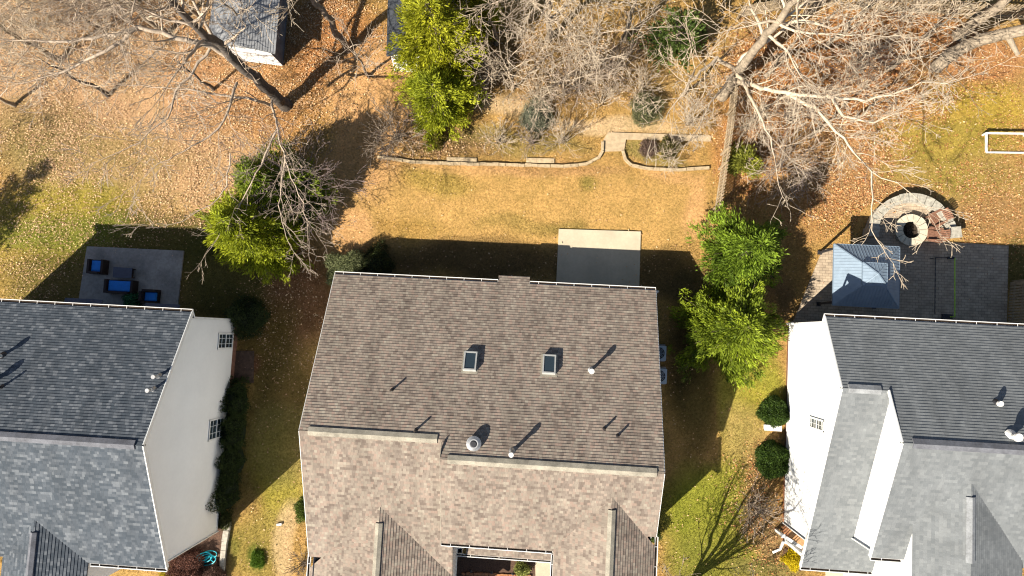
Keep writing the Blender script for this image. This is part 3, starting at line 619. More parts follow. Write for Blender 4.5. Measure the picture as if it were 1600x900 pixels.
slab('planting_bed', [(712, 870), (836, 870), (840, 960), (712, 960)], .03, M['mulch'])
slab('planting_bed', [(262, 850), (345, 815), (356, 840), (348, 960), (255, 960)], .03, M['mulch'])
slab('planting_bed', [(1226, 856), (1250, 868), (1252, 892), (1240, 890), (1222, 870)], .03, M['mulch'])
def edging(name, pts, wd, h, mat, label, cat, seg=.4, seed=1):
    rg = random.Random(seed); P = [at(*p) for p in pts]; mb = MB()
    for a, b in zip(P[:-1], P[1:]):
        L = (b-a).length; n = max(1, round(L/seg)); ang = math.atan2(b.y-a.y, b.x-a.x)
        for i in range(n):
            c = a.lerp(b, (i+.5)/n); hh = h*rg.uniform(.85, 1.12)
            mb.box((c.x+rg.uniform(-.015, .015), c.y+rg.uniform(-.02, .02), hh/2-.03), (L/n-.015, wd*rg.uniform(.9, 1.1), hh+.06), ang+rg.uniform(-.03, .03))
    return tag(mb.build(name, mat), label, cat)
edging('garden_edging', [(590, 246), (640, 253), (700, 256), (800, 258), (880, 260), (915, 257), (935, 247), (941, 236), (941, 222)], .16, .15, M['edgest'], 'long low stone edging along the north side of the straw-coloured lawn', 'garden edging')
edging('garden_edging', [(973, 236), (977, 250), (987, 259), (1010, 264), (1060, 266), (1108, 263)], .16, .13, M['edgest'], 'short curved stone edging right of the garden step, near the picket fence', 'garden edging', seed=3)
for i, (a, b, lab) in enumerate((((698, 246), (745, 253), 'left flat grey stepping slab set behind the lawn edging'), ((822, 247), (866, 255), 'right flat grey stepping slab set behind the lawn edging'))):
    mb = MB(); mb.prism([at(*a), at(b[0], a[1]+1), at(*b), at(a[0], b[1])], -.05, .055+.01*i); tag(mb.build('stone_slab', M['edgest']), lab, 'stone slab')
edging('brick_edging', [(722, 896), (770, 897), (830, 900)], .14, .12, M['brickedge'], 'orange brick edging across the courtyard planting bed', 'garden edging', .22, 4)
edging('stone_border', [(357, 815), (356, 828), (353, 845), (350, 872), (348, 905)], .3, .18, M['stone'], 'pale stone border beside the dark hedge and the red-leaved shrub', 'garden edging', .42, 5)

# ------------------------------------------------------------------ picket fences
def fence(name, pts, h, label, gap=.19, wd=.115, mat=None):
    P = [at(*p) for p in pts]; t = thing(name, label, 'fence', P[0]); rg = random.Random(len(label)); rl = MB(); pk = MB(); L0 = 0
    for a, b in zip(P[:-1], P[1:]):
        L = (b-a).length; d = (b-a)/L; nr = Vector((-d.y, d.x, 0)); ang = math.atan2(d.y, d.x)
        for zz_ in (.3, h-.35): rl.bar(a+Vector((0, 0, zz_)), b+Vector((0, 0, zz_)), .05, .09)
        n = int(L/gap)
        for i in range(n):
            c = a+d*(i+.5)*gap+nr*.045; hh = h*rg.uniform(.97, 1.03)
            pk.box((c.x, c.y, hh/2), (wd, .022, hh), ang+rg.uniform(-.05, .05))
            pk.box((c.x, c.y, hh+.03), (wd, .022, .06), ang, .25)
        k = 0
        while k <= L:
            p = MB(); c = a+d*k-nr*.07; p.box((c.x, c.y, h/2+.04), (.1, .1, h+.08), ang); p.build('post', mat or M['wood'], t); k += 2.4
    rl.build('rail', mat or M['wood'], t); pk.build('picket_panel', mat or M['wood'], t)
fence('picket_fence', [(1140, 140), (1137, 180), (1125, 265), (1113, 345)], 1.6, 'weathered wooden picket fence running from the big bare tree towards the evergreens', .19)
fence('picket_fence', [(1330, 14), (1420, 20), (1510, 27), (1625, 32)], 1.5, 'pale wooden picket fence behind the trees in the upper right corner', .2)
fence('picket_fence', [(1150, 30), (1240, 12), (1300, 8)], 1.4, 'short run of old picket fence behind the big bare tree top', .15)
fence('picket_fence', [(1576, 505), (1580, 440), (1640, 440)], 1.3, 'dark slatted fence at the shaded end of the paver patio', .16)

# ------------------------------------------------------------------ GAZEBO
def gazebo():
    z = 2.35; c = [at(1302, 478, z), at(1405, 481, z), at(1405, 385, z), at(1303, 381, z)]
    ce = sum(c, Vector())/4; t = thing('gazebo', 'square gazebo with a ribbed blue-grey metal roof and raised vent cap on the paver patio', 'gazebo', (ce.x, ce.y, 0))
    dx, dy = (c[1].x-c[0].x)/2, (c[2].y-c[1].y)/2
    def tier(hx, hy, z0, z1, name, k=.42, rib=.16):
        mb = MB(); C = [Vector((ce.x+a*hx, ce.y+b*hy, z0)) for a, b in ((-1, -1), (1, -1), (1, 1), (-1, 1))]; T = [Vector((ce.x+a*hx*k, ce.y+b*hy*k, z1)) for a, b in ((-1, -1), (1, -1), (1, 1), (-1, 1))] if k else [Vector((ce.x, ce.y, z1))]*4
        for i in range(4):
            j = (i+1) % 4
            mb.face([C[i], C[j], T[j], T[i]] if k else [C[i], C[j], T[i]])
            mb.bar(C[i]-Vector((0, 0, .04)), C[j]-Vector((0, 0, .04)), .05, .09)
            mb.bar(C[i]+Vector((0, 0, .012)), T[i]+Vector((0, 0, .012)), .06, .03)
            L = (C[j]-C[i]).length; n = int(L/rib); e = (C[j]-C[i])/L; inn = Vector((-e.y, e.x, 0))
            half = L/2; run = (ce-C[i]); run.z = 0; run = abs(run.dot(inn))
            sl = (z1-z0)/(run*(1-k)) if k else (z1-z0)/run
            for m in range(1, n):
                s = m*L/n; dep = min(s, L-s)*run/half; dep = min(dep, run*(1-k) if k else dep)
                a = C[i]+e*s+Vector((0, 0, .008)); b = a+inn*dep+Vector((0, 0, sl*dep)); mb.bar(a, b, .018, .02)
        if k: pass
        return mb.build(name, M['gaz'], t)
    tier(dx, dy, z, z+.95, 'roof', .24)
    tier(dx*.36, dy*.36, z+.92, z+1.25, 'vent_cap', 0)
    for a in (-1, 1):
        for b in (-1, 1):
            mb = MB(); x, y = ce.x+a*(dx-.18), ce.y+b*(dy-.18); mb.box((x, y, z/2), (.11, .11, z)); mb.box((x, y, .06), (.22, .22, .08)); mb.build('post', M['dark'], t)
    mb = MB()
    for a in (-1, 1):
        mb.bar((ce.x+a*(dx-.18), ce.y-dy+.18, z-.12), (ce.x+a*(dx-.18), ce.y+dy-.18, z-.12), .06, .12); mb.bar((ce.x-dx+.18, ce.y+a*(dy-.18), z-.14), (ce.x+dx-.18, ce.y+a*(dy-.18), z-.14), .06, .12)
    mb.build('beam', M['dark'], t)
gazebo()

# ------------------------------------------------------------------ fire pit, curved wall, chairs
def ring(c, r0, r1, a0, a1, z0, z1, n, mb, jit=.012, rg=random.Random(3)):
    for i in range(n):
        t0 = a0+(a1-a0)*(i+.04)/n; t1 = a0+(a1-a0)*(i+.96)/n; j = rg.uniform(-jit, jit); k = rg.uniform(-jit, jit)
        P = [(c.x+math.cos(t)*r, c.y+math.sin(t)*r) for r, t in ((r0+k, t0), (r1+j, t0), (r1+j, (t0+t1)/2), (r1+j, t1), (r0+k, t1), (r0+k, (t0+t1)/2))]
        mb.prism(P, z0, z1+j)
fc = at(1418, 361)
fp = thing('fire_pit', 'round pale stone fire pit in the middle of the lit paving', 'fire pit', fc)
mb = MB(); ring(fc, .52, .82, 0, 2*math.pi, .0, .2, 16, mb); ring(fc, .53, .81, .2, 2*math.pi+.2, .205, .36, 16, mb); mb.build('block_ring', M['stone'], fp)
mb = MB(); ring(fc, .48, .90, .1, 2*math.pi+.1, .365, .43, 14, mb); mb.build('cap_ring', plain('pale_cap_stone', (.56, .50, .38), .9, .2, 5), fp)
mb = MB(); mb.tube((fc.x, fc.y, .05), (fc.x, fc.y, .1), .5, .5, 20)
for i in range(6): t = i*1.1; mb.tube((fc.x+.35*math.cos(t), fc.y+.35*math.sin(t), .12), (fc.x-.2*math.cos(t+.4), fc.y-.2*math.sin(t+.4), .24), .04, .035, 7)
mb.build('ash_bed', M['debris'], fp)
sw = thing('seat_wall', 'curved grey stone seat wall arching behind the fire pit', 'stone wall', fc)
wc = at(1417, 372)
mb = MB()
for k in range(3): ring(wc, 1.98, 2.38, R(12+k*2), R(172+k*2), .17*k, .17*k+.165, 17, mb)
mb.build('wall_blocks', M['stone'], sw)
mb = MB(); ring(wc, 1.93, 2.45, R(12), R(168), .53, .60, 13, mb, .02); mb.build('cap_stones', M['capst'], sw)
for ang, s_ in ((8, .62), (176, .58)):
    mb = MB(); x, y = wc.x+2.22*math.cos(R(ang)), wc.y+2.22*math.sin(R(ang))
    for k in range(5): mb.box((x, y, .075+.15*k), (.5, .5, .145), R(ang)+k*.02)
    mb.box((x, y, .79), (s_, s_, .07), R(ang)); mb.build('end_pillar', M['capst'], sw)
def plank_chair(px, py, rz, label):
    c = at(px, py, .05); t = thing('wooden_chair', label, 'chair', c, 'chairs round the fire pit'); cs, sn = math.cos(rz), math.sin(rz)
    def L(x, y, z): return (c.x+x*cs-y*sn, c.y+x*sn+y*cs, .05+z)
    s = MB()
    for i in range(6): s.bar(L(-.27, -.28+i*.1, .40-i*.02), L(.27, -.28+i*.1, .40-i*.02), .085, .022)
    s.build('seat', M['redwood'], t)
    b = MB()
    for i in range(6): x = -.25+i*.1; h = .92-.9*(x*x); b.bar(L(x, .27, .28), L(x*1.15, .27+.33, h+.03), .08, .022)
    b.build('backrest', M['redwood'], t)
    for sg in (-1, 1):
        a = MB(); a.bar(L(sg*.35, -.35, .56), L(sg*.35, .42, .56), .13, .025); a.build('armrest', M['redwood'], t)
        g = MB(); g.bar(L(sg*.31, -.30, 0), L(sg*.31, -.30, .55), .03, .10); g.build('leg', M['redwood'], t)
        g = MB(); g.bar(L(sg*.31, -.30, .38), L(sg*.31, .52, .03), .03, .11); g.build('leg', M['redwood'], t)
plank_chair(1456, 344, R(-60), 'brown slatted wooden chair on the right of the fire pit, nearer the curved wall')
plank_chair(1452, 369, R(-95), 'brown slatted wooden chair beside the fire pit, nearer the shaded patio edge')

def frame_goal():
    z = .38; A = at(1541, 208, z); B = at(1606, 209, z); C = at(1541, 238, 0.05); D = at(1606, 239, .05)
    t = thing('sports_goal', 'low white rectangular goal frame on the grass at the right edge', 'goal', at(1541, 222)); mb = MB()
    A.z = B.z = z; Cz = C.copy(); 
    mb.bar(A, B, .09, .09); mb.build('crossbar', M['pipe'], t)
    mb = MB(); mb.bar(C, D, .09, .07); mb.build('ground_bar', M['pipe'], t)
    for a, c in ((A, C), (B, D)):
        mb = MB(); mb.bar(a, c, .09, .09); mb.build('side_bar', M['pipe'], t); mb = MB(); mb.bar(a, (a.x, a.y-.02, .05), .08, .08); mb.build('post', M['pipe'], t)
frame_goal()
def pole_stand():
    b = at(1491, 493, .05); tp = at(1491, 403, 2.6)
    t = thing('hanging_stand', 'low thin frame of green and black rods standing on the shaded pavers', 'garden stand', b)
    b2 = at(1491, 495, .5); t2 = at(1491, 403, .5)
    mb = MB(); mb.tube((b2.x, b2.y, .55), (t2.x, t2.y, .55), .03, .03, 8); mb.tube((t2.x, t2.y, .05), (t2.x, t2.y, .55), .03, .03, 8); mb.tube((b2.x, b2.y, .05), (b2.x, b2.y, .55), .03, .03, 8); mb.build('pole', plain('lime_green_paint', (.45, .72, .08), .5, .2, 5), t)
    mb = MB(); e = Vector((t2.x, t2.y, .55)); mb.tube(e, e+Vector((-1.05, -.05, .0)), .03, .03, 8); mb.tube(e+Vector((-1.05, -.05, 0)), (e.x-1.05, e.y-3.2, .55), .022, .022, 8); mb.tube(e+Vector((-1.05, -.05, 0)), (e.x-1.05, e.y-.05, .05), .022, .022, 8); mb.box((e.x-.25, e.y-.02, .58), (.32, .12, .12)); mb.build('arm', M['dark'], t)
    mb = MB(); mb.box((b2.x-.15, b2.y, .1), (.55, .3, .12)); mb.build('base', M['dark'], t)
pole_stand()

# ------------------------------------------------------------------ patio furniture (left)
def soft_seat(px, py, w_, d_, rz, label, cat, seats=1):
    c = at(px, py, .07); t = thing('loveseat' if seats > 1 else 'armchair', label, cat, c, 'blue-cushioned patio seats'); cs, sn = math.cos(rz), math.sin(rz)
    def box(mb, x, y, z, sx_, sy_, sz_): mb.box((c.x+x*cs-y*sn, c.y+x*sn+y*cs, .07+z), (sx_, sy_, sz_), rz)
    f = MB(); box(f, 0, 0, .14, w_, d_, .24); f.build('frame', M['wicker'], t)
    for sg in (-1, 1): a = MB(); box(a, sg*(w_/2-.07), -.02, .42, .14, d_-.02, .32); a.build('armrest', M['wicker'], t)
    b = MB(); box(b, 0, d_/2-.07, .52, w_-.29, .13, .52); b.build('backrest', M['wicker'], t)
    for i in range(seats):
        wi = (w_-.34)/seats; x = -(w_-.34)/2+wi*(i+.5)
        q = MB(); box(q, x, -.05, .335, wi-.02, d_-.22, .14); box(q, x, -.05, .42, wi-.10, d_-.32, .04); q.build('cushion', M['blue'], t)
soft_seat(158, 418, .98, .86, R(180), 'blue-cushioned dark wicker armchair by itself at the left of the shaded patio', 'armchair')
soft_seat(194, 449, 1.75, .82, R(180), 'wide blue-cushioned wicker loveseat beside the low dark table', 'loveseat', 1)
soft_seat(240, 464, .85, .88, R(90), 'blue-cushioned wicker armchair nearest the roof edge next to the potted plant', 'armchair')
c = at(198, 427, .07); tb = thing('coffee_table', 'low dark slate-topped table between the blue patio seats', 'table', c)
mb = MB(); mb.box((c.x, c.y, .46), (1.15, .62, .04)); mb.build('table_top', M['slateblue'], tb)
for a in (-1, 1):
    for b in (-1, 1): mb = MB(); mb.box((c.x+a*.5, c.y+b*.25, .255), (.06, .06, .37)); mb.build('leg', M['wicker'], tb)
mb = MB(); mb.box((c.x, c.y, .2), (1.0, .5, .03)); mb.build('shelf', M['wicker'], tb)
# lean-to awnings under the eave at the back of the left house
for (x0, y0, x1, y1, lab) in ((100, 465, 158, 474, 'left dark canopy'), (226, 473, 279, 480, 'right dark canopy')):
    a, b = at(x0, y0, 2.6), at(x1, y1, 2.6); mb = MB(); yy = lyb-.3
    P = [(a.x, a.y, 2.5), (b.x, a.y, 2.5), (b.x, yy, 2.75), (a.x, yy, 2.75)]; Q = [(p[0], p[1], p[2]-.06) for p in P]
    mb.face(P[::-1]); mb.face(Q)
    for i in range(4): j = (i+1) % 4; mb.face([P[i], P[j], Q[j], Q[i]])
    mb.build('door_canopy', M['slateblue'], LH)

# ------------------------------------------------------------------ air conditioners
def ac(px, py, lab):
    c = at(px, py, 0); t = thing('air_conditioner', lab, 'air conditioner', c, 'air conditioning units beside the brown-roofed house'); z = .82
    mb = MB(); mb.box((c.x, c.y, .04), (1.0, 1.0, .08)); mb.build('pad', M['conc_old'], t)
    mb = MB(); mb.box((c.x, c.y, .08+z/2), (.82, .82, z))
    for i in range(14):
        for sx_, sy_, d_ in ((1, 0, 0), (-1, 0, 0), (0, 1, 1), (0, -1, 1)):
            o = -.36+i*.055; mb.box((c.x+sx_*.42+(o if d_ else 0), c.y+sy_*.42+(0 if d_ else o), .08+z/2), (.012, .012, z*.85))
    mb.build('cabinet', M['acm'], t)
    mb = MB(); zt = .08+z+.004
    mb.tube((c.x, c.y, zt), (c.x, c.y, zt+.012), .33, .33, 24); mb.build('fan_opening', M['dark'], t)
    mb = MB()
    for r in (.09, .17, .25, .33):
        for i in range(20):
            a, b = 2*math.pi*i/20, 2*math.pi*(i+1)/20; mb.bar((c.x+r*math.cos(a), c.y+r*math.sin(a), zt+.03), (c.x+r*math.cos(b), c.y+r*math.sin(b), zt+.03), .012, .012)
    for i in range(8): a = i*math.pi/4; mb.bar((c.x, c.y, zt+.032), (c.x+.36*math.cos(a), c.y+.36*math.sin(a), zt+.032), .012, .012)
    mb.build('fan_grille', M['acm'], t)
ac(1025, 551, 'air conditioning unit farther from the front, beside the right edge of the brown roof'); ac(1026, 586, 'air conditioning unit nearer the front, beside the right edge of the brown roof')
c = at(1024, 606); 
# ------------------------------------------------------------------ porch things (right)
def railing():
    A, B = at(1222, 836, .95), at(1253, 856, .95); t = thing('porch_railing', 'white porch railing with a downspout foot beside the orange porch floor', 'railing', at(1222, 838))
    mb = MB(); mb.bar(A, B, .16, .06); mb.bar(A-Vector((0, 0, .8)), B-Vector((0, 0, .8)), .06, .06); mb.build('rail', M['trim'], t)
    mb = MB()
    for i in range(9): p = A.lerp(B, (i+.5)/9); mb.box((p.x, p.y, .5), (.04, .04, .9), .5)
    mb.build('baluster_row', M['trim'], t)
    mb = MB(); mb.box((A.x, A.y, .55), (.14, .14, 1.1)); mb.box((A.x, A.y, 1.12), (.2, .2, .05)); mb.build('post', M['trim'], t)
railing()
mb = MB(); a, b, c_ = at(1224, 846, .3), at(1219, 858, .12), at(1207, 863, .06); mb.bar(a, b, .11, .1); mb.bar(b, c_, .12, .09); tag(mb.build('drain_spout', M['gutter']), 'white bent drain spout lying on the lawn at the porch corner', 'drain spout')
c = at(1249, 792, .12); t = thing('porch_chair', 'teal-cushioned white porch chair on the orange floor', 'chair', c)
mb = MB(); mb.box((c.x, c.y, .53), (.55, .55, .06)); mb.build('seat', M['pipe'], t); mb = MB(); mb.box((c.x+.03, c.y, .6), (.45, .5, .09)); mb.build('cushion', M['teal'], t)
mb = MB(); mb.box((c.x-.29, c.y, .8), (.06, .55, .55)); mb.build('backrest', M['pipe'], t)
for a in (-1, 1):
    for b in (-1, 1): mb = MB(); mb.box((c.x+a*.24, c.y+b*.24, .31), (.05, .05, .38)); mb.build('leg', M['pipe'], t)
# white bench / step beside the clipped bushes, hose heap
c = at(1206, 668, .2); t = thing('stone_bench', 'small white bench between the two clipped round bushes', 'bench', (c.x, c.y, 0))
mb = MB(); mb.box((c.x, c.y, .38), (.95, .32, .07)); mb.build('seat', M['pipe'], t)
for a in (-1, 1): mb = MB(); mb.box((c.x+a*.34, c.y, .17), (.1, .26, .34)); mb.build('leg', M['pipe'], t)
def hose():
    rg = random.Random(5); c = at(322, 872, .15); mb = MB(); prev = None
    for k in range(5):
        ph = rg.uniform(0, 6); r = rg.uniform(.28, .42); tx, ty = rg.uniform(-.2, .2), rg.uniform(-.15, .15)
        for i in range(29):
            a = ph+i*.27; p = Vector((c.x+tx+r*1.25*math.cos(a), c.y+ty+r*.7*math.sin(a)+.35*r*math.cos(a), .12+.05*k+.05*math.sin(a*2+k)))
            if prev is not None and (p-prev).length < 1.3: mb.tube(prev, p, .028, .028, 6)
            prev = p
    tag(mb.build('garden_hose', M['turq'], None, True), 'tangled turquoise garden hose lying in the planting bed', 'garden hose')
hose()
for i, (px, py, lab) in enumerate(((737, 889, 'leftmost of the three small path lights in the courtyard bed'), (769, 891, 'middle of the three small path lights in the courtyard bed'), (802, 893, 'rightmost of the three small path lights, beside the tufted courtyard plant'))):
    c = at(px, py); t = thing('path_light', lab, 'path light', c, 'path lights in the courtyard bed')
    mb = MB(); mb.tube(c, c+Vector((0, 0, .38)), .014, .014, 8); mb.build('stake', M['dark'], t); mb = MB(); mb.tube(c+Vector((0, 0, .38)), c+Vector((0, 0, .46)), .09, .03, 12); mb.build('lamp_shade', M['dark'], t)
c = at(437, 819); mb = MB(); mb.box((c.x, c.y, .06), (.32, .13, .09), .2, .9); tag(mb.build('lawn_sign', M['pipe']), 'small white block lying on the lawn left of the brown roof', 'utility marker')

# ------------------------------------------------------------------ sheds at the top
def shed(name, label, c4, z, zr, roofmat, along, wallpts=None):
    c = [at(*p, z) for p in c4]; ce = sum(c, Vector())/4
    t = thing(name, label, 'shed', (ce.x, ce.y, 0)); mid = lambda a, b: (a+b)/2
    # c: nw, ne, se, sw ; ridge runs north-south ('ns') or east-west
    if along == 'ns': r0, r1 = mid(c[0], c[1]), mid(c[3], c[2]); sl = [[c[0], r0, r1, c[3]], [r0, c[1], c[2], r1]]
    else: r0, r1 = mid(c[0], c[3]), mid(c[1], c[2]); sl = [[c[0], c[1], r1, r0], [r0, r1, c[2], c[3]]]
    for r in (r0, r1): r.z = zr
    for s_ in sl:
        P = [Vector(p) for p in s_]; n = (P[1]-P[0]).cross(P[2]-P[0]); n = n if n.z > 0 else -n
        coursed('roof', [P], n, roofmat, t, thick=.08)
    q = [ce+Vector(((p.x-ce.x)*.80, (p.y-ce.y)*.93, 0)) for p in c]
    mb = MB(); mb.prism([(p.x, p.y) for p in q], 0, z-.05); mb.build('wall', M['cap_slate'], t)
    mb = MB(); sn = (q[2]-q[3]).normalized(); off = Vector((sn.y, -sn.x, 0))*.03; mb.prism([q[3]+off*.2, q[2]+off*.2, q[2]+off, q[3]+off], .05, z-.06); mb.build('end_wall', M['white'], t)
    g = MB()
    if along == 'ns':
        for a, b, r in ((q[0], q[1], r0), (q[3], q[2], r1)): 
            rr = Vector((((a+b)/2).x, ((a+b)/2).y, zr-.12)); g.face([Vector((a.x, a.y, z-.05)), Vector((b.x, b.y, z-.05)), rr]); g.face([Vector((b.x, b.y, z-.05)), Vector((a.x, a.y, z-.05)), rr])
    else:
        for a, b in ((q[0], q[3]), (q[1], q[2])):
            rr = Vector((((a+b)/2).x, ((a+b)/2).y, zr-.12)); g.face([Vector((a.x, a.y, z-.05)), Vector((b.x, b.y, z-.05)), rr]); g.face([Vector((b.x, b.y, z-.05)), Vector((a.x, a.y, z-.05)), rr])
    g.build('gable', M['white'], t); return t
shed('garden_shed', 'white shed with a grey felt roof under the bare branches at the top left', [(338, -40), (440, -34), (430, 84), (322, 72)], 2.1, 2.75, plain('grey_roof_felt', (.27, .275, .285), .95, .3, 3), 'ns')
sh2 = shed('garden_shed', 'dark-roofed shed with white lattice end beside the yellow-green tree', [(607, -40), (690, -36), (686, 92), (604, 88)], 2.5, 3.3, plain('black_roof_felt', (.05, .055, .065), .95, .3, 3), 'ns')
mb = MB(); a, b = at(612, 88, 2.0), at(655, 92, 2.0); a2, b2 = at(617, 110, .9), at(657, 113, .9)
for i in range(9): p, q = a.lerp(b, i/8), a2.lerp(b2, i/8); mb.bar(p, q, .06, .04)
for i in range(5): p, q = a.lerp(a2, i/4), b.lerp(b2, i/4); mb.bar(p+Vector((0, 0, .03)), q+Vector((0, 0, .03)), .06, .04)
mb.build('lattice', M['trim'], sh2)

# ------------------------------------------------------------------ VEGETATION
class Twigs:
    def __init__(s): s.a = []
    def seg(s, p, q, r0, r1): s.a.append((p[0], p[1], p[2], q[0], q[1], q[2], r0, r1))
    def mesh(s, name, mat, parent, sel=None):
        A = np.array(s.a); out = []
        if len(A) == 0: return
        big = A[:, 6] > .05
        V, Fc = [], []; base = 0
        for mask, n in ((big, 8), (~big, 3)):
            B = A[mask]
            if len(B) == 0: continue
            P, Q, r0, r1 = B[:, :3], B[:, 3:6], B[:, 6], B[:, 7]
            d = Q-P; d /= np.linalg.norm(d, axis=1)[:, None]+1e-9
            up = np.tile(np.array([.31, .17, .93]), (len(B), 1)); sw_ = np.abs((d*up).sum(1)) > .93; up[sw_] = (1, .1, 0)
            a = np.cross(d, up); a /= np.linalg.norm(a, axis=1)[:, None]; b = np.cross(d, a)
            th = np.arange(n)*2*np.pi/n
            e = a[:, None, :]*np.cos(th)[None, :, None]+b[:, None, :]*np.sin(th)[None, :, None]
            v = np.concatenate([P[:, None, :]-d[:, None, :]*r0[:, None, None]*.3+e*r0[:, None, None], Q[:, None, :]+e*r1[:, None, None]], 1)
            V.append(v.reshape(-1, 3)); i = np.arange(n); j = (i+1) % n
            f = np.stack([j, i, i+n, j+n], -1)[None]+(np.arange(len(B))*2*n)[:, None, None]+base
            Fc.append(f.reshape(-1, 4)); base += len(B)*2*n
        o = npmesh(name, np.concatenate(V), np.concatenate(Fc), mat, parent)
        o.data.polygons.foreach_set('use_smooth', [True]*len(o.data.polygons)); return o
def rnd3(rg, s): return Vector((rg.gauss(0, s), rg.gauss(0, s), rg.gauss(0, s)))
def branch(T, p, d, L, r, lev, rg, up=.05, dens=1.0, rmin=.015, wig=.12):
    n = max(3, min(16, int(L/(.28 if lev > 1 else .19)))); st = L/n; p = Vector(p); d = Vector(d).normalized(); rr = r
    for i in range(n):
        d = (d+rnd3(rg, wig)+Vector((0, 0, up))).normalized(); q = p+d*st
        if q.z < .15: d.z = abs(d.z); q = p+d*st
        r2 = max(rmin*.7, r*(1-.8*(i+1)/n)); T.seg(p, q, rr, r2); p = q; rr = r2
        if lev > 0 and i >= n*.15:
            m = 1 if rg.random() < .8*dens else 0
            if dens > 1 and rg.random() < dens-1: m += 1
            for _ in range(m):
                ax = d.cross(rnd3(rg, 1)).normalized(); ang = rg.uniform(.45, 1.0); nd = (Matrix.Rotation(ang, 3, ax) @ d)
                nl = L*rg.uniform(.48, .82)*(1-.5*i/n)
                if nl > .14: branch(T, p, nd, nl, max(rmin, rr*.62), lev-1, rg, up, dens, rmin, wig*1.1)
    if lev > 0: branch(T, p, d, L*.35, rr, lev-1, rg, up, dens, rmin, wig*1.1)
def limb(T, pts, r0, r1, rg, lev=2, dens=1.0, sub=2.0, up=.02, every=.6, rmin=.015, start=.1):
    P = [at(*p) for p in pts]; tot = sum((b-a).length for a, b in zip(P[:-1], P[1:])); s = 0
    for a, b in zip(P[:-1], P[1:]):
        L = (b-a).length; n = max(1, round(L/.5)); prev = a
        for i in range(n):
            q = a.lerp(b, (i+1)/n)+(rnd3(rg, .04) if i < n-1 else Vector()); k = s/tot; k2 = (s+L/n)/tot
            T.seg(prev, q, r0+(r1-r0)*k, r0+(r1-r0)*k2); d = (q-prev).normalized(); prev = q; s += L/n
            if k > start and rg.random() < every*L/n/.5:
                ax = d.cross(rnd3(rg, 1)).normalized(); nd = Matrix.Rotation(rg.uniform(.5, 1.1), 3, ax) @ d
                branch(T, q, nd, sub*rg.uniform(.6, 1.1)*(1-.3*k), max(rmin, (r0+(r1-r0)*k)*.45), lev, rg, up, dens, rmin)
    branch(T, prev, d, sub, r1, lev, rg, up, dens, rmin)
def bare_tree(name, label, px, py, h, r, spread, mat, twigmat, seed, nlimb=12, lev=3, t0=.3, dens=.9, lean=(0, 0), limbs=(), group=None, rmin=.015, up=.03, cat='tree'):
    rg = random.Random(seed); b = at(px, py, -.1); t = thing(name, label, cat, (b.x, b.y, 0), group); T = Twigs(); W = Twigs(); n = max(4, int(h/.7)); p = b.copy(); tops = []
    for i in range(n):
        k = i/n; q = Vector((b.x+lean[0]*(i+1)/n, b.y+lean[1]*(i+1)/n, -.1+h*(i+1)/n))+Vector((rg.gauss(0, .07), rg.gauss(0, .07), 0))
        fl = 1.35 if i == 0 else 1.0
        T.seg(p, q, r*(1-.75*k)*fl, r*(1-.75*(k+1/n))); tops.append((q, k)); p = q
    for i in range(nlimb):
        k = t0+(1-t0)*(i+rg.random()*.6)/nlimb; q = tops[min(n-1, int(k*n))][0]; a = i*2.4+rg.uniform(-.5, .5)
        d = Vector((math.cos(a), math.sin(a), rg.uniform(.35, .9)))
        branch(W, q, d, spread*rg.uniform(.75, 1.1)*(1.15-.6*k), max(.03, r*(1-.75*k)*.42), lev, rg, up, dens, rmin)
    branch(W, p, Vector((0, 0, 1)), spread*.5, r*.25, lev-1, rg, up, dens, rmin)
    for L in limbs: limb(W, rg=rg, **{'rmin': rmin, **L})
    T.mesh('trunk', mat, t); W.mesh('crown', twigmat, t); return t
def shrub_twigs(name, label, px, py, h, spread, mat, seed, n=26, lev=2, cat='shrub', group=None, rmin=.013, dens=1.0):
    rg = random.Random(seed); b = at(px, py); t = thing(name, label, cat, b, group); W = Twigs(); S_ = Twigs()
    for i in range(n):
        a = rg.uniform(0, 6.28); o = Vector((math.cos(a), math.sin(a), 0)); d = o*rg.uniform(.1, 1)*spread+Vector((0, 0, h))
        branch(S_ if i < 4 else W, b+o*rg.uniform(0, .2)*spread, d, d.length*rg.uniform(.7, 1), .022, lev, rg, .02, dens, rmin, .15)
    S_.mesh('stems', mat, t); W.mesh('crown', {'barkpale': M['twigpale'], 'barkpurple': M['twiggrey']}.get(next(k for k in M if M[k] is mat), mat), t); return t
# foliage made of many small leaf faces
def leaves(cent, dirs, nper, ln, wd, spreadr, rng, cols, jit=.28, spray=.5):
    n = len(cent); c = np.repeat(cent, nper, 0); d = np.repeat(dirs, nper, 0)
    p = c+rng.normal(0, spreadr, c.shape)+d*rng.uniform(-.3, 1, (len(c), 1))*spreadr*1.6
    dd = d+rng.normal(0, spray, c.shape); dd /= np.linalg.norm(dd, axis=1)[:, None]
    s = np.cross(dd, rng.normal(0, 1, c.shape)); s /= np.linalg.norm(s, axis=1)[:, None]
    l = (ln*rng.uniform(.6, 1.3, len(c)))[:, None]; w_ = (wd*rng.uniform(.6, 1.3, len(c)))[:, None]
    V = np.stack([p, p+dd*l*.5+s*w_*.5, p+dd*l, p+dd*l*.5-s*w_*.5], 1).reshape(-1, 3)
    Fq = np.arange(len(c)*4).reshape(-1, 4)
    k = np.repeat(cols, nper, 0)*rng.uniform(1-jit, 1+jit, (len(c), 1))
    return V, Fq, k
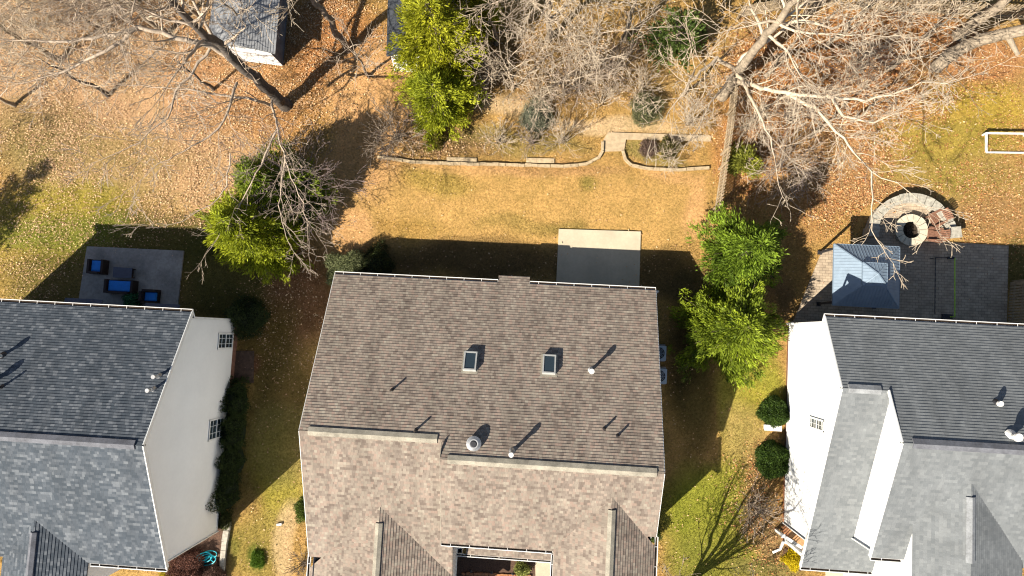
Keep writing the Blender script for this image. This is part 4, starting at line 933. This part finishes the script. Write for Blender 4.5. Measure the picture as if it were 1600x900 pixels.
def evergreen(name, label, px, py, h, r, c_lo, c_hi, seed, nb=150, per=7, nper=44, droop=-.1, z0=.08, shape=.75, group=None, ln=.22, wd=.062, lopside=.16):
    rng = np.random.default_rng(seed); b = at(px, py); t = thing(name, label, 'evergreen tree', b, group)
    nb = int(nb*.8); T = Twigs(); T.seg((b.x, b.y, -.1), (b.x, b.y, h*.5), .16, .11); T.seg((b.x, b.y, h*.5), (b.x, b.y, h*.96), .11, .02)
    k = z0+(1-z0)*np.sort(rng.uniform(0, 1, nb)**1.15); az = rng.uniform(0, 6.28, nb)
    lobes = 1+lopside*np.sin(az*3+rng.uniform(0, 6))+lopside*np.sin(az*5+rng.uniform(0, 6))
    Lr = r*lobes*np.clip((1-k), 0, 1)**shape*rng.uniform(.55, 1.15, nb)*np.clip(k/.22+.45, 0, 1)+.12
    W = Twigs(); C = []; D = []; Q = []
    for i in range(nb):
        o = np.array([math.cos(az[i]), math.sin(az[i]), 0]); s = np.array([b.x, b.y, k[i]*h]); d = o+np.array([0, 0, rng.uniform(-.05, .45)+droop])
        e = s+d*Lr[i]; W.seg(s, s+(e-s)*.5, .035, .022); W.seg(s+(e-s)*.5, e, .022, .008)
        m = max(2, int(per*Lr[i]/r*1.35)); tone = rng.uniform(0, 1)
        for j in range(m):
            f = .3+.7*(j+rng.random())/m; side = np.array([-o[1], o[0], 0])*rng.normal(0, .15)*Lr[i]*f**.5
            C.append(s+(e-s)*f+side+np.array([0, 0, rng.normal(0, .06)])); D.append(d/np.linalg.norm(d)+side*.6/(Lr[i]+.2)+np.array([0, 0, .25])); Q.append(np.clip(tone*.6+rng.uniform(0, .4)+.1*(f-.5), 0, 1))
    C = np.array(C); D = np.array(D); Q = np.array(Q)[:, None]; cols = np.array(c_lo)*(1-Q)+np.array(c_hi)*Q
    V, Fq, kc = leaves(C, D, int(nper*.85), ln, wd, .12, rng, cols, .35, .42)
    T.mesh('trunk', M['barkbrown'], t); W.mesh('branches', M['barkbrown'], t); npmesh('crown', V, Fq, M['leaf'], t, kc); return t
def bush(name, label, px, py, r, h, c_lo, c_hi, seed, n=2600, group=None, rx=None, cat='bush', ln=.07, wd=.045, box=False, rough=1.6):
    rng = np.random.default_rng(seed); b = at(px, py); t = thing(name, label, cat, b, group); rx = rx or r
    u = rng.normal(0, 1, (n, 3)); u /= np.linalg.norm(u, axis=1)[:, None]; u[:, 2] = np.abs(u[:, 2])*1.0-.1*(rng.random(n) < .3)
    if box: u = np.sign(u)*np.abs(u)**.55
    sc = np.array([rx, r, h]); lump = 1+rough*(.09*np.sin(u[:, 0]*5+seed)+.09*np.sin(u[:, 1]*6+seed*2)+.07*np.sin(u[:, 2]*9+u[:, 0]*4))
    rr = rng.uniform(.80, 1.03, n)*lump
    C = np.array([b.x, b.y, .02])+u*sc*rr[:, None]; Q = rng.random((n, 1)); cols = np.array(c_lo)*(1-Q)+np.array(c_hi)*Q
    V, Fq, kc = leaves(C, u, 5, ln, wd, .035, rng, cols, spray=.9)
    npmesh('foliage', V, Fq, M['leaf'], t, kc)
    mb = MB(); mb.sphere((b.x, b.y, .02), 1, 16, 8, 1.0, .05, random.Random(seed)); mb.v = [(b.x+(v[0]-b.x)*rx*.82, b.y+(v[1]-b.y)*r*.82, .02+max(-.03, (v[2]-.02)*h*.82)) for v in mb.v]
    mb.build('stems', plain('inner_twigs', tuple(x*.5 for x in c_lo), .95, .4, 12), t, True); return t

# evergreens -------------------------------------------------------
GL, GH = (.055, .085, .018), (.19, .25, .035)
evergreen('cedar_tree', 'dark green cedar between the left patio and the brown-roofed house, partly yellowing', 425, 372, 6.2, 2.75, (.10, .14, .012), (.50, .54, .03), 11, 230, 9, 50)
evergreen('cedar_tree', 'dark green cedar behind the yellowing one, under the bare purple-grey branches', 452, 312, 5.6, 2.9, (.06, .10, .016), (.32, .40, .035), 12, 230, 8, 46)
evergreen('cedar_tree', 'bright green cedar at the end of the picket fence beside the gazebo patio', 1137, 405, 6.0, 2.5, (.04, .075, .010), (.25, .36, .03), 13, 190, 9, 50)
evergreen('cedar_tree', 'bright green spreading cedar right of the air conditioning units', 1126, 512, 5.0, 2.95, (.05, .085, .010), (.34, .42, .03), 14, 210, 10, 50, shape=.6)
evergreen('pine_tree', 'tall yellow-green pine beside the dark-roofed shed', 697, 92, 6.6, 2.6, (.16, .18, .012), (.52, .52, .03), 15, 230, 8, 44, shape=.5)
evergreen('pine_tree', 'yellow-green pine below the tall one, left of the bare bushes', 692, 172, 4.0, 1.9, (.13, .17, .012), (.46, .49, .03), 16, 150, 7, 42, shape=.55)
evergreen('pine_tree', 'narrow yellow-green pine at the very top of the picture', 715, 30, 5.0, 2.5, (.15, .17, .012), (.50, .50, .03), 17, 220, 9, 46, shape=.5)
evergreen('fir_tree', 'conifer left of the slate-roofed house', -150, 462, 9.5, 3.1, (.04, .07, .015), (.12, .17, .03), 18, 170, 8, 30)
evergreen('holly_tree', 'broad-leaved dark green tree under bare branches left of the big pale-barked tree', 1046, 80, 3.4, 1.7, (.03, .06, .012), (.15, .21, .04), 19, 70, 5, 20, shape=.4, ln=.2, wd=.1)
evergreen('young_cedar', 'small yellow-green sapling beside the picket fence above the bright cedars', 1157, 262, 2.2, .8, (.14, .16, .03), (.32, .32, .04), 20, 60, 5, 30)
# bushes -----------------------------------------------------------
bush('round_bush', 'clipped pale green round bush at the back left corner of the brown roof', 549, 422, 1.15, 1.5, (.10, .12, .05), (.28, .30, .14), 31, 3800)
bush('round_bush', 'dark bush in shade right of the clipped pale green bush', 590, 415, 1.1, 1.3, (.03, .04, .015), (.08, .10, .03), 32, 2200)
bush('boxwood_bush', 'upper of the two clipped dark green bushes beside the white wall', 1207, 644, .78, 1.15, (.02, .045, .01), (.09, .15, .022), 33, 4200, rough=1.0)
bush('boxwood_bush', 'lower and larger of the two clipped dark green bushes beside the white wall', 1204, 716, .98, 1.25, (.02, .045, .01), (.09, .15, .022), 34, 5200, rx=.9, rough=1.0)
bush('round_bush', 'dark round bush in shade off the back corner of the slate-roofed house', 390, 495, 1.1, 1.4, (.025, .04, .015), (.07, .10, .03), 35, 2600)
for i, (px, py, lab) in enumerate(((372, 625, 'farthest back'), (368, 672, 'second from the back'), (364, 720, 'third from the back'), (358, 768, 'nearest the stone border'))):
    bush('hedge_bush', f'dark hedge bush along the cream side wall, {lab}', px, py, 1.15, 1.35+.15*(i % 2), (.02, .035, .012), (.07, .10, .025), 36+i, 2600, 'hedge bushes along the cream side wall', .7+.08*(i % 3), rough=2.2)
bush('small_bush', 'small green bush tucked against the left edge of the brown roof', 480, 792, .62, .9, (.04, .07, .01), (.15, .2, .03), 41, 1400, rx=.55)
bush('small_bush', 'small dark bush at the right edge of the brown roof near the front', 1012, 830, .55, .9, (.03, .05, .01), (.1, .14, .03), 42, 1200)
bush('red_leaved_shrub', 'reddish-brown leaved shrub at the front corner of the cream wall', 298, 884, 1.0, .9, (.10, .045, .035), (.27, .13, .09), 43, 3000)
bush('red_leaved_shrub', 'dull red shrub in front of the turquoise hose', 335, 898, .75, .7, (.09, .05, .04), (.24, .14, .10), 44, 2000)
bush('flower_clump', 'bright yellow flowers at the porch railing', 1238, 873, .48, .45, (.55, .42, .01), (.8, .62, .02), 45, 900, cat='flowers')
bush('flower_clump', 'bright yellow flowers in front of the grey-roofed house', 1366, 900, .6, .45, (.55, .42, .01), (.8, .62, .02), 46, 900, cat='flowers', rx=.9)
bush('flower_clump', 'yellow-green flowering clump beside the red-leaved shrub', 268, 902, .55, .5, (.35, .30, .02), (.65, .5, .03), 47, 700, cat='flowers')
bush('grass_tuft', 'pale green tufted plant in the courtyard bed', 815, 888, .32, .5, (.16, .19, .05), (.42, .44, .12), 48, 350, cat='plant', ln=.16, wd=.03)
bush('grass_tuft', 'bright green grass tuft on the lawn left of the brown roof', 404, 874, .42, .16, (.07, .13, .01), (.15, .26, .03), 49, 700, cat='plant', ln=.12, wd=.03, rx=.3)
bush('potted_plant', 'leafy green potted plant between the blue patio seats and the eave', 214, 470, .42, .9, (.02, .10, .05), (.06, .22, .11), 50, 700, cat='plant')
bush('round_bush', 'small brown-green round bush below the yellow-green pine', 684, 217, .5, .6, (.12, .10, .02), (.26, .22, .04), 51, 1100)
bush('small_bush', 'grey-green low bush on the bank, left of the garden step', 838, 186, 1.0, .9, (.14, .15, .10), (.32, .32, .22), 52, 1500, ln=.12, wd=.02)
bush('small_bush', 'olive low bush on the bank below the broad-leaved tree', 1008, 172, .95, .9, (.10, .11, .05), (.26, .25, .12), 53, 1500, ln=.12, wd=.02)
bush('small_bush', 'olive round bush in the bed right of the garden step', 1044, 232, .55, .6, (.10, .09, .03), (.22, .19, .07), 54, 900)
bush('small_bush', 'reddish twiggy round bush in the bed right of the garden step', 1013, 234, .45, .4, (.14, .09, .07), (.28, .2, .15), 55, 700, ln=.1, wd=.02)
bush('small_bush', 'dark bush beside the stone border and the lawn', 352, 812, .42, .6, (.05, .06, .02), (.14, .15, .05), 56, 700)
# bare trees -------------------------------------------------------
bare_tree('bare_oak_tree', 'tall dark-trunked bare tree in front of the grey shed, limbs reaching across the top left', 447, 165, 15, .36, 5.5, M['barkdark'], M['twiggrey'], 61, 13, 3, .5, .95, limbs=[
    dict(pts=[(392, 117, 4.5), (330, 72, 6.5), (290, 62, 7.5), (215, 42, 8.5), (165, 80, 9), (100, 112, 9), (45, 128, 9)], r0=.17, r1=.03, lev=3, sub=2.6, dens=1.0),
    dict(pts=[(215, 42, 8.5), (180, 55, 9), (110, 65, 9.5), (0, 62, 10)], r0=.10, r1=.03, lev=3, sub=2.6, dens=1.0),
    dict(pts=[(425, 165, 2.6), (400, 157, 4.5), (310, 142, 5.5), (175, 130, 6)], r0=.09, r1=.02, lev=3, sub=2.2),
    dict(pts=[(370, 130, 5), (360, 162, 5.5), (342, 200, 5.6), (300, 228, 6), (240, 262, 6)], r0=.08, r1=.02, lev=3, sub=2.4),
    dict(pts=[(330, 72, 6.5), (302, 112, 6.5), (275, 142, 6.6), (262, 185, 6.8), (220, 222, 7), (180, 240, 7)], r0=.08, r1=.02, lev=3, sub=2.3),
    dict(pts=[(360, 240, 6), (355, 290, 6), (330, 320, 6), (270, 350, 6)], r0=.05, r1=.015, lev=3, sub=1.9),
    dict(pts=[(425, 158, 3.5), (434, 200, 6), (446, 250, 6.6), (462, 290, 7.0), (480, 345, 7.2)], r0=.075, r1=.02, lev=3, sub=2.3, dens=1.0, every=1.2, rmin=.011),
    dict(pts=[(446, 250, 6.6), (435, 320, 6.8), (445, 360, 7)], r0=.06, r1=.02, lev=2, sub=1.8, dens=1.0, every=1.2, rmin=.011),
    dict(pts=[(434, 200, 6), (400, 270, 6), (370, 330, 5.6), (340, 372, 5.2)], r0=.06, r1=.02, lev=2, sub=1.8, dens=1.0, every=1.1, rmin=.011)])
bare_tree('bare_maple_tree', 'slim bare tree right of the grey shed casting long bars of shadow', 545, 78, 12, .22, 4.0, M['barkbrown'], M['twigpale'], 62, 10, 3, .42, .9)
bare_tree('bare_maple_tree', 'small spreading bare tree on the bare dirt below the slim one', 577, 120, 4.2, .10, 2.4, M['barkbrown'], M['twiggrey'], 63, 9, 2, .3, .9)
bare_tree('bare_birch_tree', 'slim bare tree whose twigs veil the grey shed roof', 405, 60, 6.5, .10, 3.0, M['barkpale'], M['twigpale'], 131, 10, 3, .35, .85)
bare_tree('bare_birch_tree', 'fine-twigged bare tree right of the picket fence, above the sapling', 1175, 190, 4.5, .09, 2.9, M['barkpale'], M['twigpale'], 132, 11, 3, .2, .85)
bare_tree('bare_birch_tree', 'low bare tree between the seat wall and the orange leaf bank', 1330, 190, 4.5, .09, 3.0, M['barkpale'], M['twigpale'], 133, 11, 3, .2, .85)
bare_tree('bare_plum_tree', 'small dense bare tree with dark purplish twigs overlapping the dark cedar', 492, 292, 5.2, .10, 3.1, M['barkpurple'], M['twigpurple'], 121, 20, 3, .15, 1.0, rmin=.012)
bare_tree('bare_birch_tree', 'fine-twigged bare tree along the top edge, just left of the grey shed', 310, 25, 5.5, .11, 3.4, M['barkpale'], M['twigpale'], 111, 11, 3, .2, .9)
bare_tree('bare_birch_tree', 'grey-twigged bare tree at the top edge between the two left corner trees', 165, 50, 5.5, .12, 3.8, M['barkpale'], M['twiggrey'], 112, 12, 3, .2, .9)
bare_tree('bare_birch_tree', 'pale thicket tree right of the yellow-green pines', 800, 140, 4.0, .09, 3.0, M['barkpale'], M['twigpale'], 113, 12, 3, .15, .85)
bare_tree('bare_birch_tree', 'pale thicket tree below the top centre tree', 880, 150, 4.0, .09, 2.8, M['barkpale'], M['twiggrey'], 114, 11, 3, .15, .85)
bare_tree('bare_birch_tree', 'low bare tree over the orange leaves below the upper right fence', 1440, 60, 4.5, .10, 3.0, M['barkpale'], M['twigpale'], 115, 10, 3, .2, .85)
bare_tree('bare_birch_tree', 'low spreading bare tree nearest the left edge, over the pinkish leaves', 25, 165, 5, .12, 3.8, M['barkpale'], M['twiggrey'], 101, 11, 3, .25, .9)
bare_tree('bare_birch_tree', 'low bare tree in the middle of the pinkish leaf litter', 170, 150, 5.5, .13, 3.8, M['barkdark'], M['twigpale'], 102, 11, 3, .3, .9)
bare_tree('bare_birch_tree', 'low fine-twigged tree directly below the grey shed', 335, 140, 4.5, .10, 3.0, M['barkdark'], M['twigpale'], 103, 9, 3, .3, .8)
bare_tree('bare_birch_tree', 'pale bare tree above the garden step, left of the broad-leaved tree', 925, 110, 5.5, .12, 3.6, M['barkpale'], M['twigpale'], 104, 12, 3, .2, .9)
bare_tree('bare_birch_tree', 'pale low tree on the bank between the broad-leaved tree and the fence', 1065, 150, 4.5, .10, 2.8, M['barkpale'], M['twigpale'], 105, 10, 3, .2, .8)
bare_tree('bare_birch_tree', 'pale fine-twigged tree over the orange leaves near the leaning trunk', 1385, 110, 5.0, .11, 3.3, M['barkpale'], M['twigpale'], 106, 10, 3, .25, .85)
bare_tree('bare_birch_tree', 'low pale-twigged tree between the fence and the curved seat wall', 1265, 215, 5.0, .11, 3.2, M['barkpale'], M['twigpale'], 107, 10, 3, .25, .85)
bare_tree('bare_birch_tree', 'bare tree with fine pale twigs at the upper left edge', 95, 95, 7, .16, 4.2, M['barkpale'], M['twigpale'], 64, 12, 3, .25, 1.0)
bare_tree('bare_birch_tree', 'bare tree with fine pale twigs left of the grey shed', 262, 55, 7, .18, 4.2, M['barkpale'], M['twigpale'], 65, 12, 3, .25, 1.0)
bare_tree('bare_birch_tree', 'pale multi-limbed bare tree at the top centre, right of the yellow-green pine', 857, 62, 7.5, .2, 4.4, M['barkpale'], M['twigpale'], 66, 15, 3, .2, 1.0)
bare_tree('bare_birch_tree', 'pale bare tree between the pine and the top centre tree', 775, 70, 5.5, .12, 3.4, M['barkpale'], M['twiggrey'], 67, 11, 3, .2, .95)
bare_tree('bare_maple_tree', 'slender bare tree right of the top centre tree, left of the broad-leaved one', 975, 60, 8, .16, 3.2, M['barkpale'], M['barkpale'], 68, 9, 3, .35, .9)
bare_tree('bare_oak_tree', 'biggest pale-barked bare tree at the head of the picket fence, heavy limbs spreading right', 1128, 150, 15, .31, 5.0, M['barkpale'], M['twigpale'], 69, 14, 3, .4, .85, limbs=[
    dict(pts=[(1145, 125, 2.5), (1195, 138, 5.5), (1245, 148, 6.5), (1300, 152, 7), (1352, 158, 7.4), (1408, 142, 7.7), (1440, 128, 8), (1480, 130, 8.2)], r0=.14, r1=.025, lev=3, sub=2.3, dens=1.0, every=.7),
    dict(pts=[(1230, 146, 6.2), (1275, 168, 6.8), (1305, 205, 7.2), (1345, 250, 7.6), (1362, 268, 7.7), (1418, 298, 8)], r0=.09, r1=.02, lev=3, sub=2.2, dens=1.0, every=.8),
    dict(pts=[(1362, 268, 7.7), (1364, 310, 7.7), (1362, 360, 7.6), (1378, 385, 7.5)], r0=.05, r1=.02, lev=2, sub=1.5, dens=1.1, every=.8),
    dict(pts=[(1300, 152, 7), (1318, 182, 7.2), (1365, 192, 7.6), (1410, 170, 8)], r0=.08, r1=.02, lev=3, sub=2.0),
    dict(pts=[(1155, 100, 4), (1210, 40, 6.5), (1255, 32, 7.2), (1300, 45, 7.8), (1340, 22, 8.3)], r0=.16, r1=.03, lev=3, sub=2.2, dens=1.0, every=.8),
    dict(pts=[(1150, 110, 3.5), (1180, 165, 5.6), (1205, 215, 6.4), (1215, 280, 6.8)], r0=.1, r1=.02, lev=3, sub=2.0, dens=1.0, every=.8),
    dict(pts=[(1150, 110, 3.5), (1120, 90, 5), (1075, 130, 6), (1040, 185, 6.5)], r0=.12, r1=.02, lev=2, sub=2.1, dens=1.0, every=.9),
    dict(pts=[(1150, 110, 3.5), (1110, 160, 5), (1085, 210, 5.6)], r0=.08, r1=.02, lev=2, sub=1.9, dens=1.0, every=.9)])
bare_tree('bare_oak_tree', 'straight pale trunk rising past the upper right fence', 1495, 56, 13, .3, 3.6, M['barkpale'], M['twigpale'], 70, 7, 3, .55, .8)
def leaning():
    rg = random.Random(9); b = at(1464, 104, .1); t = thing('leaning_bare_tree', 'thick pale leaning trunk with a broken stub in the upper right corner', 'tree', b); T = Twigs(); W = Twigs()
    pts = [(1464, 104, .1), (1482, 88, .9), (1505, 74, 1.8), (1532, 62, 2.7), (1565, 54, 3.6), (1605, 46, 4.6), (1660, 34, 6.0)]; P = [at(*p) for p in pts]; rr = [.38, .36, .34, .33, .31, .29, .25]
    for i in range(len(P)-1):
        for k in range(3): T.seg(P[i].lerp(P[i+1], k/3), P[i].lerp(P[i+1], (k+1)/3), rr[i]+(rr[i+1]-rr[i])*k/3, rr[i]+(rr[i+1]-rr[i])*(k+1)/3)
    T.seg(at(1574, 54, 3.8), at(1583, 72, 3.6), .16, .13); T.seg(at(1583, 72, 3.6), at(1591, 86, 3.5), .13, .1)
    limb(W, [(1482, 88, .9), (1478, 110, 1.5), (1510, 140, 2)], .05, .015, rg, 2, .9, 1.4); limb(W, [(1532, 62, 2.7), (1500, 30, 3.6), (1450, 25, 4.4)], .06, .015, rg, 2, .9, 1.8)
    T.mesh('trunk', M['barkpale'], t); W.mesh('branches', M['barkpale'], t)
leaning()
bare_tree('bare_birch_tree', 'fine-twigged bare tree over the orange leaves, right of the biggest tree', 1290, 75, 6.5, .13, 3.8, M['barkpale'], M['twigpale'], 71, 11, 3, .25, 1.0)
bare_tree('bare_maple_tree', 'small bare tree between the biggest tree and the orange leaf bank', 1195, 120, 5.5, .12, 3.0, M['barkpale'], M['twiggrey'], 72, 9, 3, .25, .9)
bare_tree('crape_myrtle', 'multi-stemmed bare tree in front of the brown-roofed house whose shadow fans over the lawn', 1062, 938, 1.0, .16, 3.0, M['barkpale'], M['barkpale'], 73, 1, 2, .3, .6, limbs=[
    dict(pts=[(1062, 938, .8), (1085, 965, 3), (1100, 972, 5)], r0=.11, r1=.06, lev=3, sub=2.6, dens=1.0, every=1.0, up=.1), dict(pts=[(1062, 938, .8), (1070, 950, 3), (1075, 945, 5)], r0=.11, r1=.06, lev=3, sub=2.6, dens=1.0, every=1.0, up=.1),
    dict(pts=[(1062, 938, .8), (1095, 945, 3), (1120, 935, 5)], r0=.11, r1=.06, lev=3, sub=2.6, dens=1.0, every=1.0, up=.1), dict(pts=[(1062, 938, .8), (1060, 940, 2.5), (1050, 920, 4.5)], r0=.10, r1=.05, lev=3, sub=2.0, up=.1),
    dict(pts=[(1062, 938, .8), (1110, 960, 3), (1150, 962, 5)], r0=.10, r1=.05, lev=3, sub=2.6, dens=1.0, every=1.0, up=.1)])
# bare shrubs ------------------------------------------------------
for i, (px, py, h, s_, m_, lab) in enumerate((
    (1172, 787, 1.4, 1.0, 'barkpurple', 'bare twiggy shrub on the right lawn near the porch'), (1222, 262, 2.4, 1.7, 'barkpurple', 'dense grey twiggy shrub above the bright cedars'),
    (620, 215, 1.6, 1.6, 'barkpurple', 'brown twiggy shrub left of the yellow-green pine foot'), (655, 190, 1.3, 1.2, 'barkbrown', 'low twiggy shrub at the foot of the yellow-green pine'),
    (780, 222, 1.0, 1.0, 'barkpale', 'pale twiggy shrub behind the lawn edging, below the bank'), (880, 222, 1.1, 1.2, 'barkpale', 'pale twiggy shrub behind the lawn edging, near the garden step'), (830, 222, .9, .9, 'barkpurple', 'greyer twiggy shrub between the two pale ones behind the edging'),
    (835, 150, 1.6, 1.7, 'barkpale', 'tall pale twiggy shrub below the top centre tree'), (900, 140, 1.6, 1.7, 'barkpurple', 'tall grey twiggy shrub right of the pale one below the top centre tree'), (760, 130, 1.8, 1.6, 'barkpale', 'pale twiggy shrub right of the yellow-green pines'),
    (1075, 190, 1.3, 1.3, 'barkpale', 'pale twiggy shrub left of the picket fence top'), (1000, 140, 1.5, 1.3, 'barkpale', 'pale twiggy shrub between the two low olive bushes and the trees'), (1170, 200, 1.4, 1.2, 'barkpale', 'pale twiggy shrub just right of the picket fence'),
    (1340, 100, 1.5, 1.5, 'barkpurple', 'grey twiggy shrub among the orange leaves'), (1230, 190, 1.6, 1.4, 'barkbrown', 'brown twiggy shrub among the orange leaves right of the fence'), (50, 40, 1.8, 2.0, 'barkpale', 'pale twiggy shrub in the top left corner'), (175, 20, 1.8, 2.0, 'barkpurple', 'grey twiggy shrub along the top left edge'), (400, 350, 1.0, 1.0, 'barkpurple', 'grey twiggy shrub left of the yellowing cedar'),
    (1040, 245, .7, .8, 'barkpale', 'low pale twiggy clump in the bed by the picket fence'), (475, 880, .8, .7, 'barkbrown', 'low bare shrub against the left front of the brown roof'), (940, 160, 1.2, 1.2, 'barkpale', 'pale twiggy shrub above the garden step'), (950, 110, 1.6, 1.4, 'barkbrown', 'brown twiggy shrub left of the broad-leaved tree'))):
    shrub_twigs('bare_shrub', lab, px, py, h, s_, M[m_], 80+i, 30, 2)

# ------------------------------------------------------------------ ground cover: fallen leaves and grass blades
def strew():
    rng = np.random.default_rng(5)
    def cand(n):
        X = rng.uniform(-37, 33, n); Y = rng.uniform(-15, 21, n); k = keep(X, Y); X, Y = X[k], Y[k]; px, py = pix(X, Y); k = (px > -40) & (px < 1640) & (py > -40) & (py < 940); return X[k], Y[k], px[k], py[k]
    hard = [[(873, 358), (1001, 362), (998, 470), (868, 466)], [(836, 868), (866, 868), (868, 960), (838, 960)]]
    pav = [[(1240, 500), (1285, 392), (1325, 386), (1345, 330), (1418, 290), (1490, 330), (1500, 384), (1575, 384), (1572, 520)], [(137, 385), (288, 392), (276, 500), (120, 494)]]
    # leaves
    X, Y, px, py = cand(900000)
    dn = np.full(len(X), .035)
    z = [(150, 100, 420, 200, .95), (250, 250, 260, 110, .8), (100, 330, 200, 70, .45), (60, 430, 120, 60, .3), (900, 90, 330, 80, .4), (680, 225, 120, 25, .5), (1330, 130, 260, 130, 1.0), (1350, 280, 220, 90, .8), (1550, 280, 120, 130, .4), (1180, 230, 60, 120, .8), (500, 60, 120, 100, .6), (1190, 780, 60, 90, .45), (1215, 860, 50, 60, .4), (450, 500, 90, 120, .2), (570, 200, 80, 90, .12)]
    for a, b, rx_, ry_, wv in z:
        d = ((px-a)/rx_)**2+((py-b)/ry_)**2; dn = np.maximum(dn, wv*np.clip(1.3-d, 0, 1))
    lawn = polymask(px, py, [(590, 262), (1100, 266), (1095, 400), (560, 380)]); dn[lawn] = .012
    dn *= np.clip(.65+.55*warp(X*1.3, Y*1.3, 1)+.45*warp(X*4, Y*4, 0), .1, 1.5)
    for h_ in hard: dn[polymask(px, py, h_)] *= .25
    for h_ in pav: dn[polymask(px, py, h_)] *= .08
    k = rng.random(len(X)) < dn*1.0; X, Y, px, py = X[k], Y[k], px[k], py[k]; n = len(X)
    right = np.clip((px-1050)/120, 0, 1)[:, None]
    pal1 = np.array([(.70, .45, .26), (.48, .28, .15), (.82, .60, .34), (.28, .16, .08), (.62, .38, .2)]); pal2 = np.array([(.60, .28, .10), (.42, .16, .06), (.74, .42, .18), (.24, .09, .04), (.78, .52, .28)])
    i = rng.integers(0, 5, n); col = pal1[i]*(1-right)+pal2[i]*right; col *= rng.uniform(.75, 1.2, (n, 1))
    a = rng.uniform(0, 6.28, n); s = .018+.042*rng.random(n)**2.0; e = np.stack([np.cos(a), np.sin(a), rng.normal(0, .3, n)], 1)*s[:, None]; f = np.stack([-np.sin(a), np.cos(a), rng.normal(0, .3, n)], 1)*(s*rng.uniform(.5, .8, n))[:, None]
    lift = np.where(polymask(px, py, hard[0]) | polymask(px, py, hard[1]) | polymask(px, py, pav[0]) | polymask(px, py, pav[1]), .1, .015)+rng.uniform(.01, .04, n)
    c = np.stack([X, Y, lift], 1)
    V = np.stack([c-e, c-f*.9+e*.1, c+e, c+f+e*.1], 1).reshape(-1, 3)
    o = npmesh('fallen_leaves', V, np.arange(4*n).reshape(-1, 4), M['litter'], None, col); tag(o, 'dry tan and orange fallen leaves scattered over the lawns', 'leaves', kind='stuff')
    # grass
    X, Y, px, py = cand(620000); k = np.ones(len(X), bool)
    for h_ in hard+pav+[[(712, 868), (836, 868), (840, 960), (712, 960)], [(1224, 745), (1262, 756), (1262, 862), (1222, 850)], [(940, 205), (1112, 208), (1112, 224), (976, 222), (976, 238), (940, 238)]]: k &= ~polymask(px, py, h_)
    X, Y, px, py = X[k], Y[k], px[k], py[k]; n = len(X); col = tint(X, Y)
    bare_ = (col[:, 0] > .47)  # dirt stays mostly bare
    k = ~bare_ | (rng.random(n) < .15); X, Y, col = X[k], Y[k], col[k]; n = len(X)
    col = col*rng.uniform(.55, 1.5, (n, 1))*np.array([1, 1.03, .85]); a = rng.uniform(0, 6.28, n); h_ = rng.uniform(.03, .075, n); lean = rng.normal(0, .045, (n, 2)); w_ = rng.uniform(.008, .018, n)
    b0 = np.stack([X-np.cos(a)*w_, Y-np.sin(a)*w_, np.full(n, -.04)], 1); b1 = np.stack([X+np.cos(a)*w_, Y+np.sin(a)*w_, np.full(n, -.04)], 1); tp = np.stack([X+lean[:, 0], Y+lean[:, 1], h_], 1)
    V = np.stack([b0, b1, tp], 1).reshape(-1, 3)
    o = npmesh('grass', V, np.arange(3*n).reshape(-1, 3), M['drygrass'], None, col, 3); tag(o, 'short dry winter grass over the lawns', 'grass', kind='stuff')
strew()
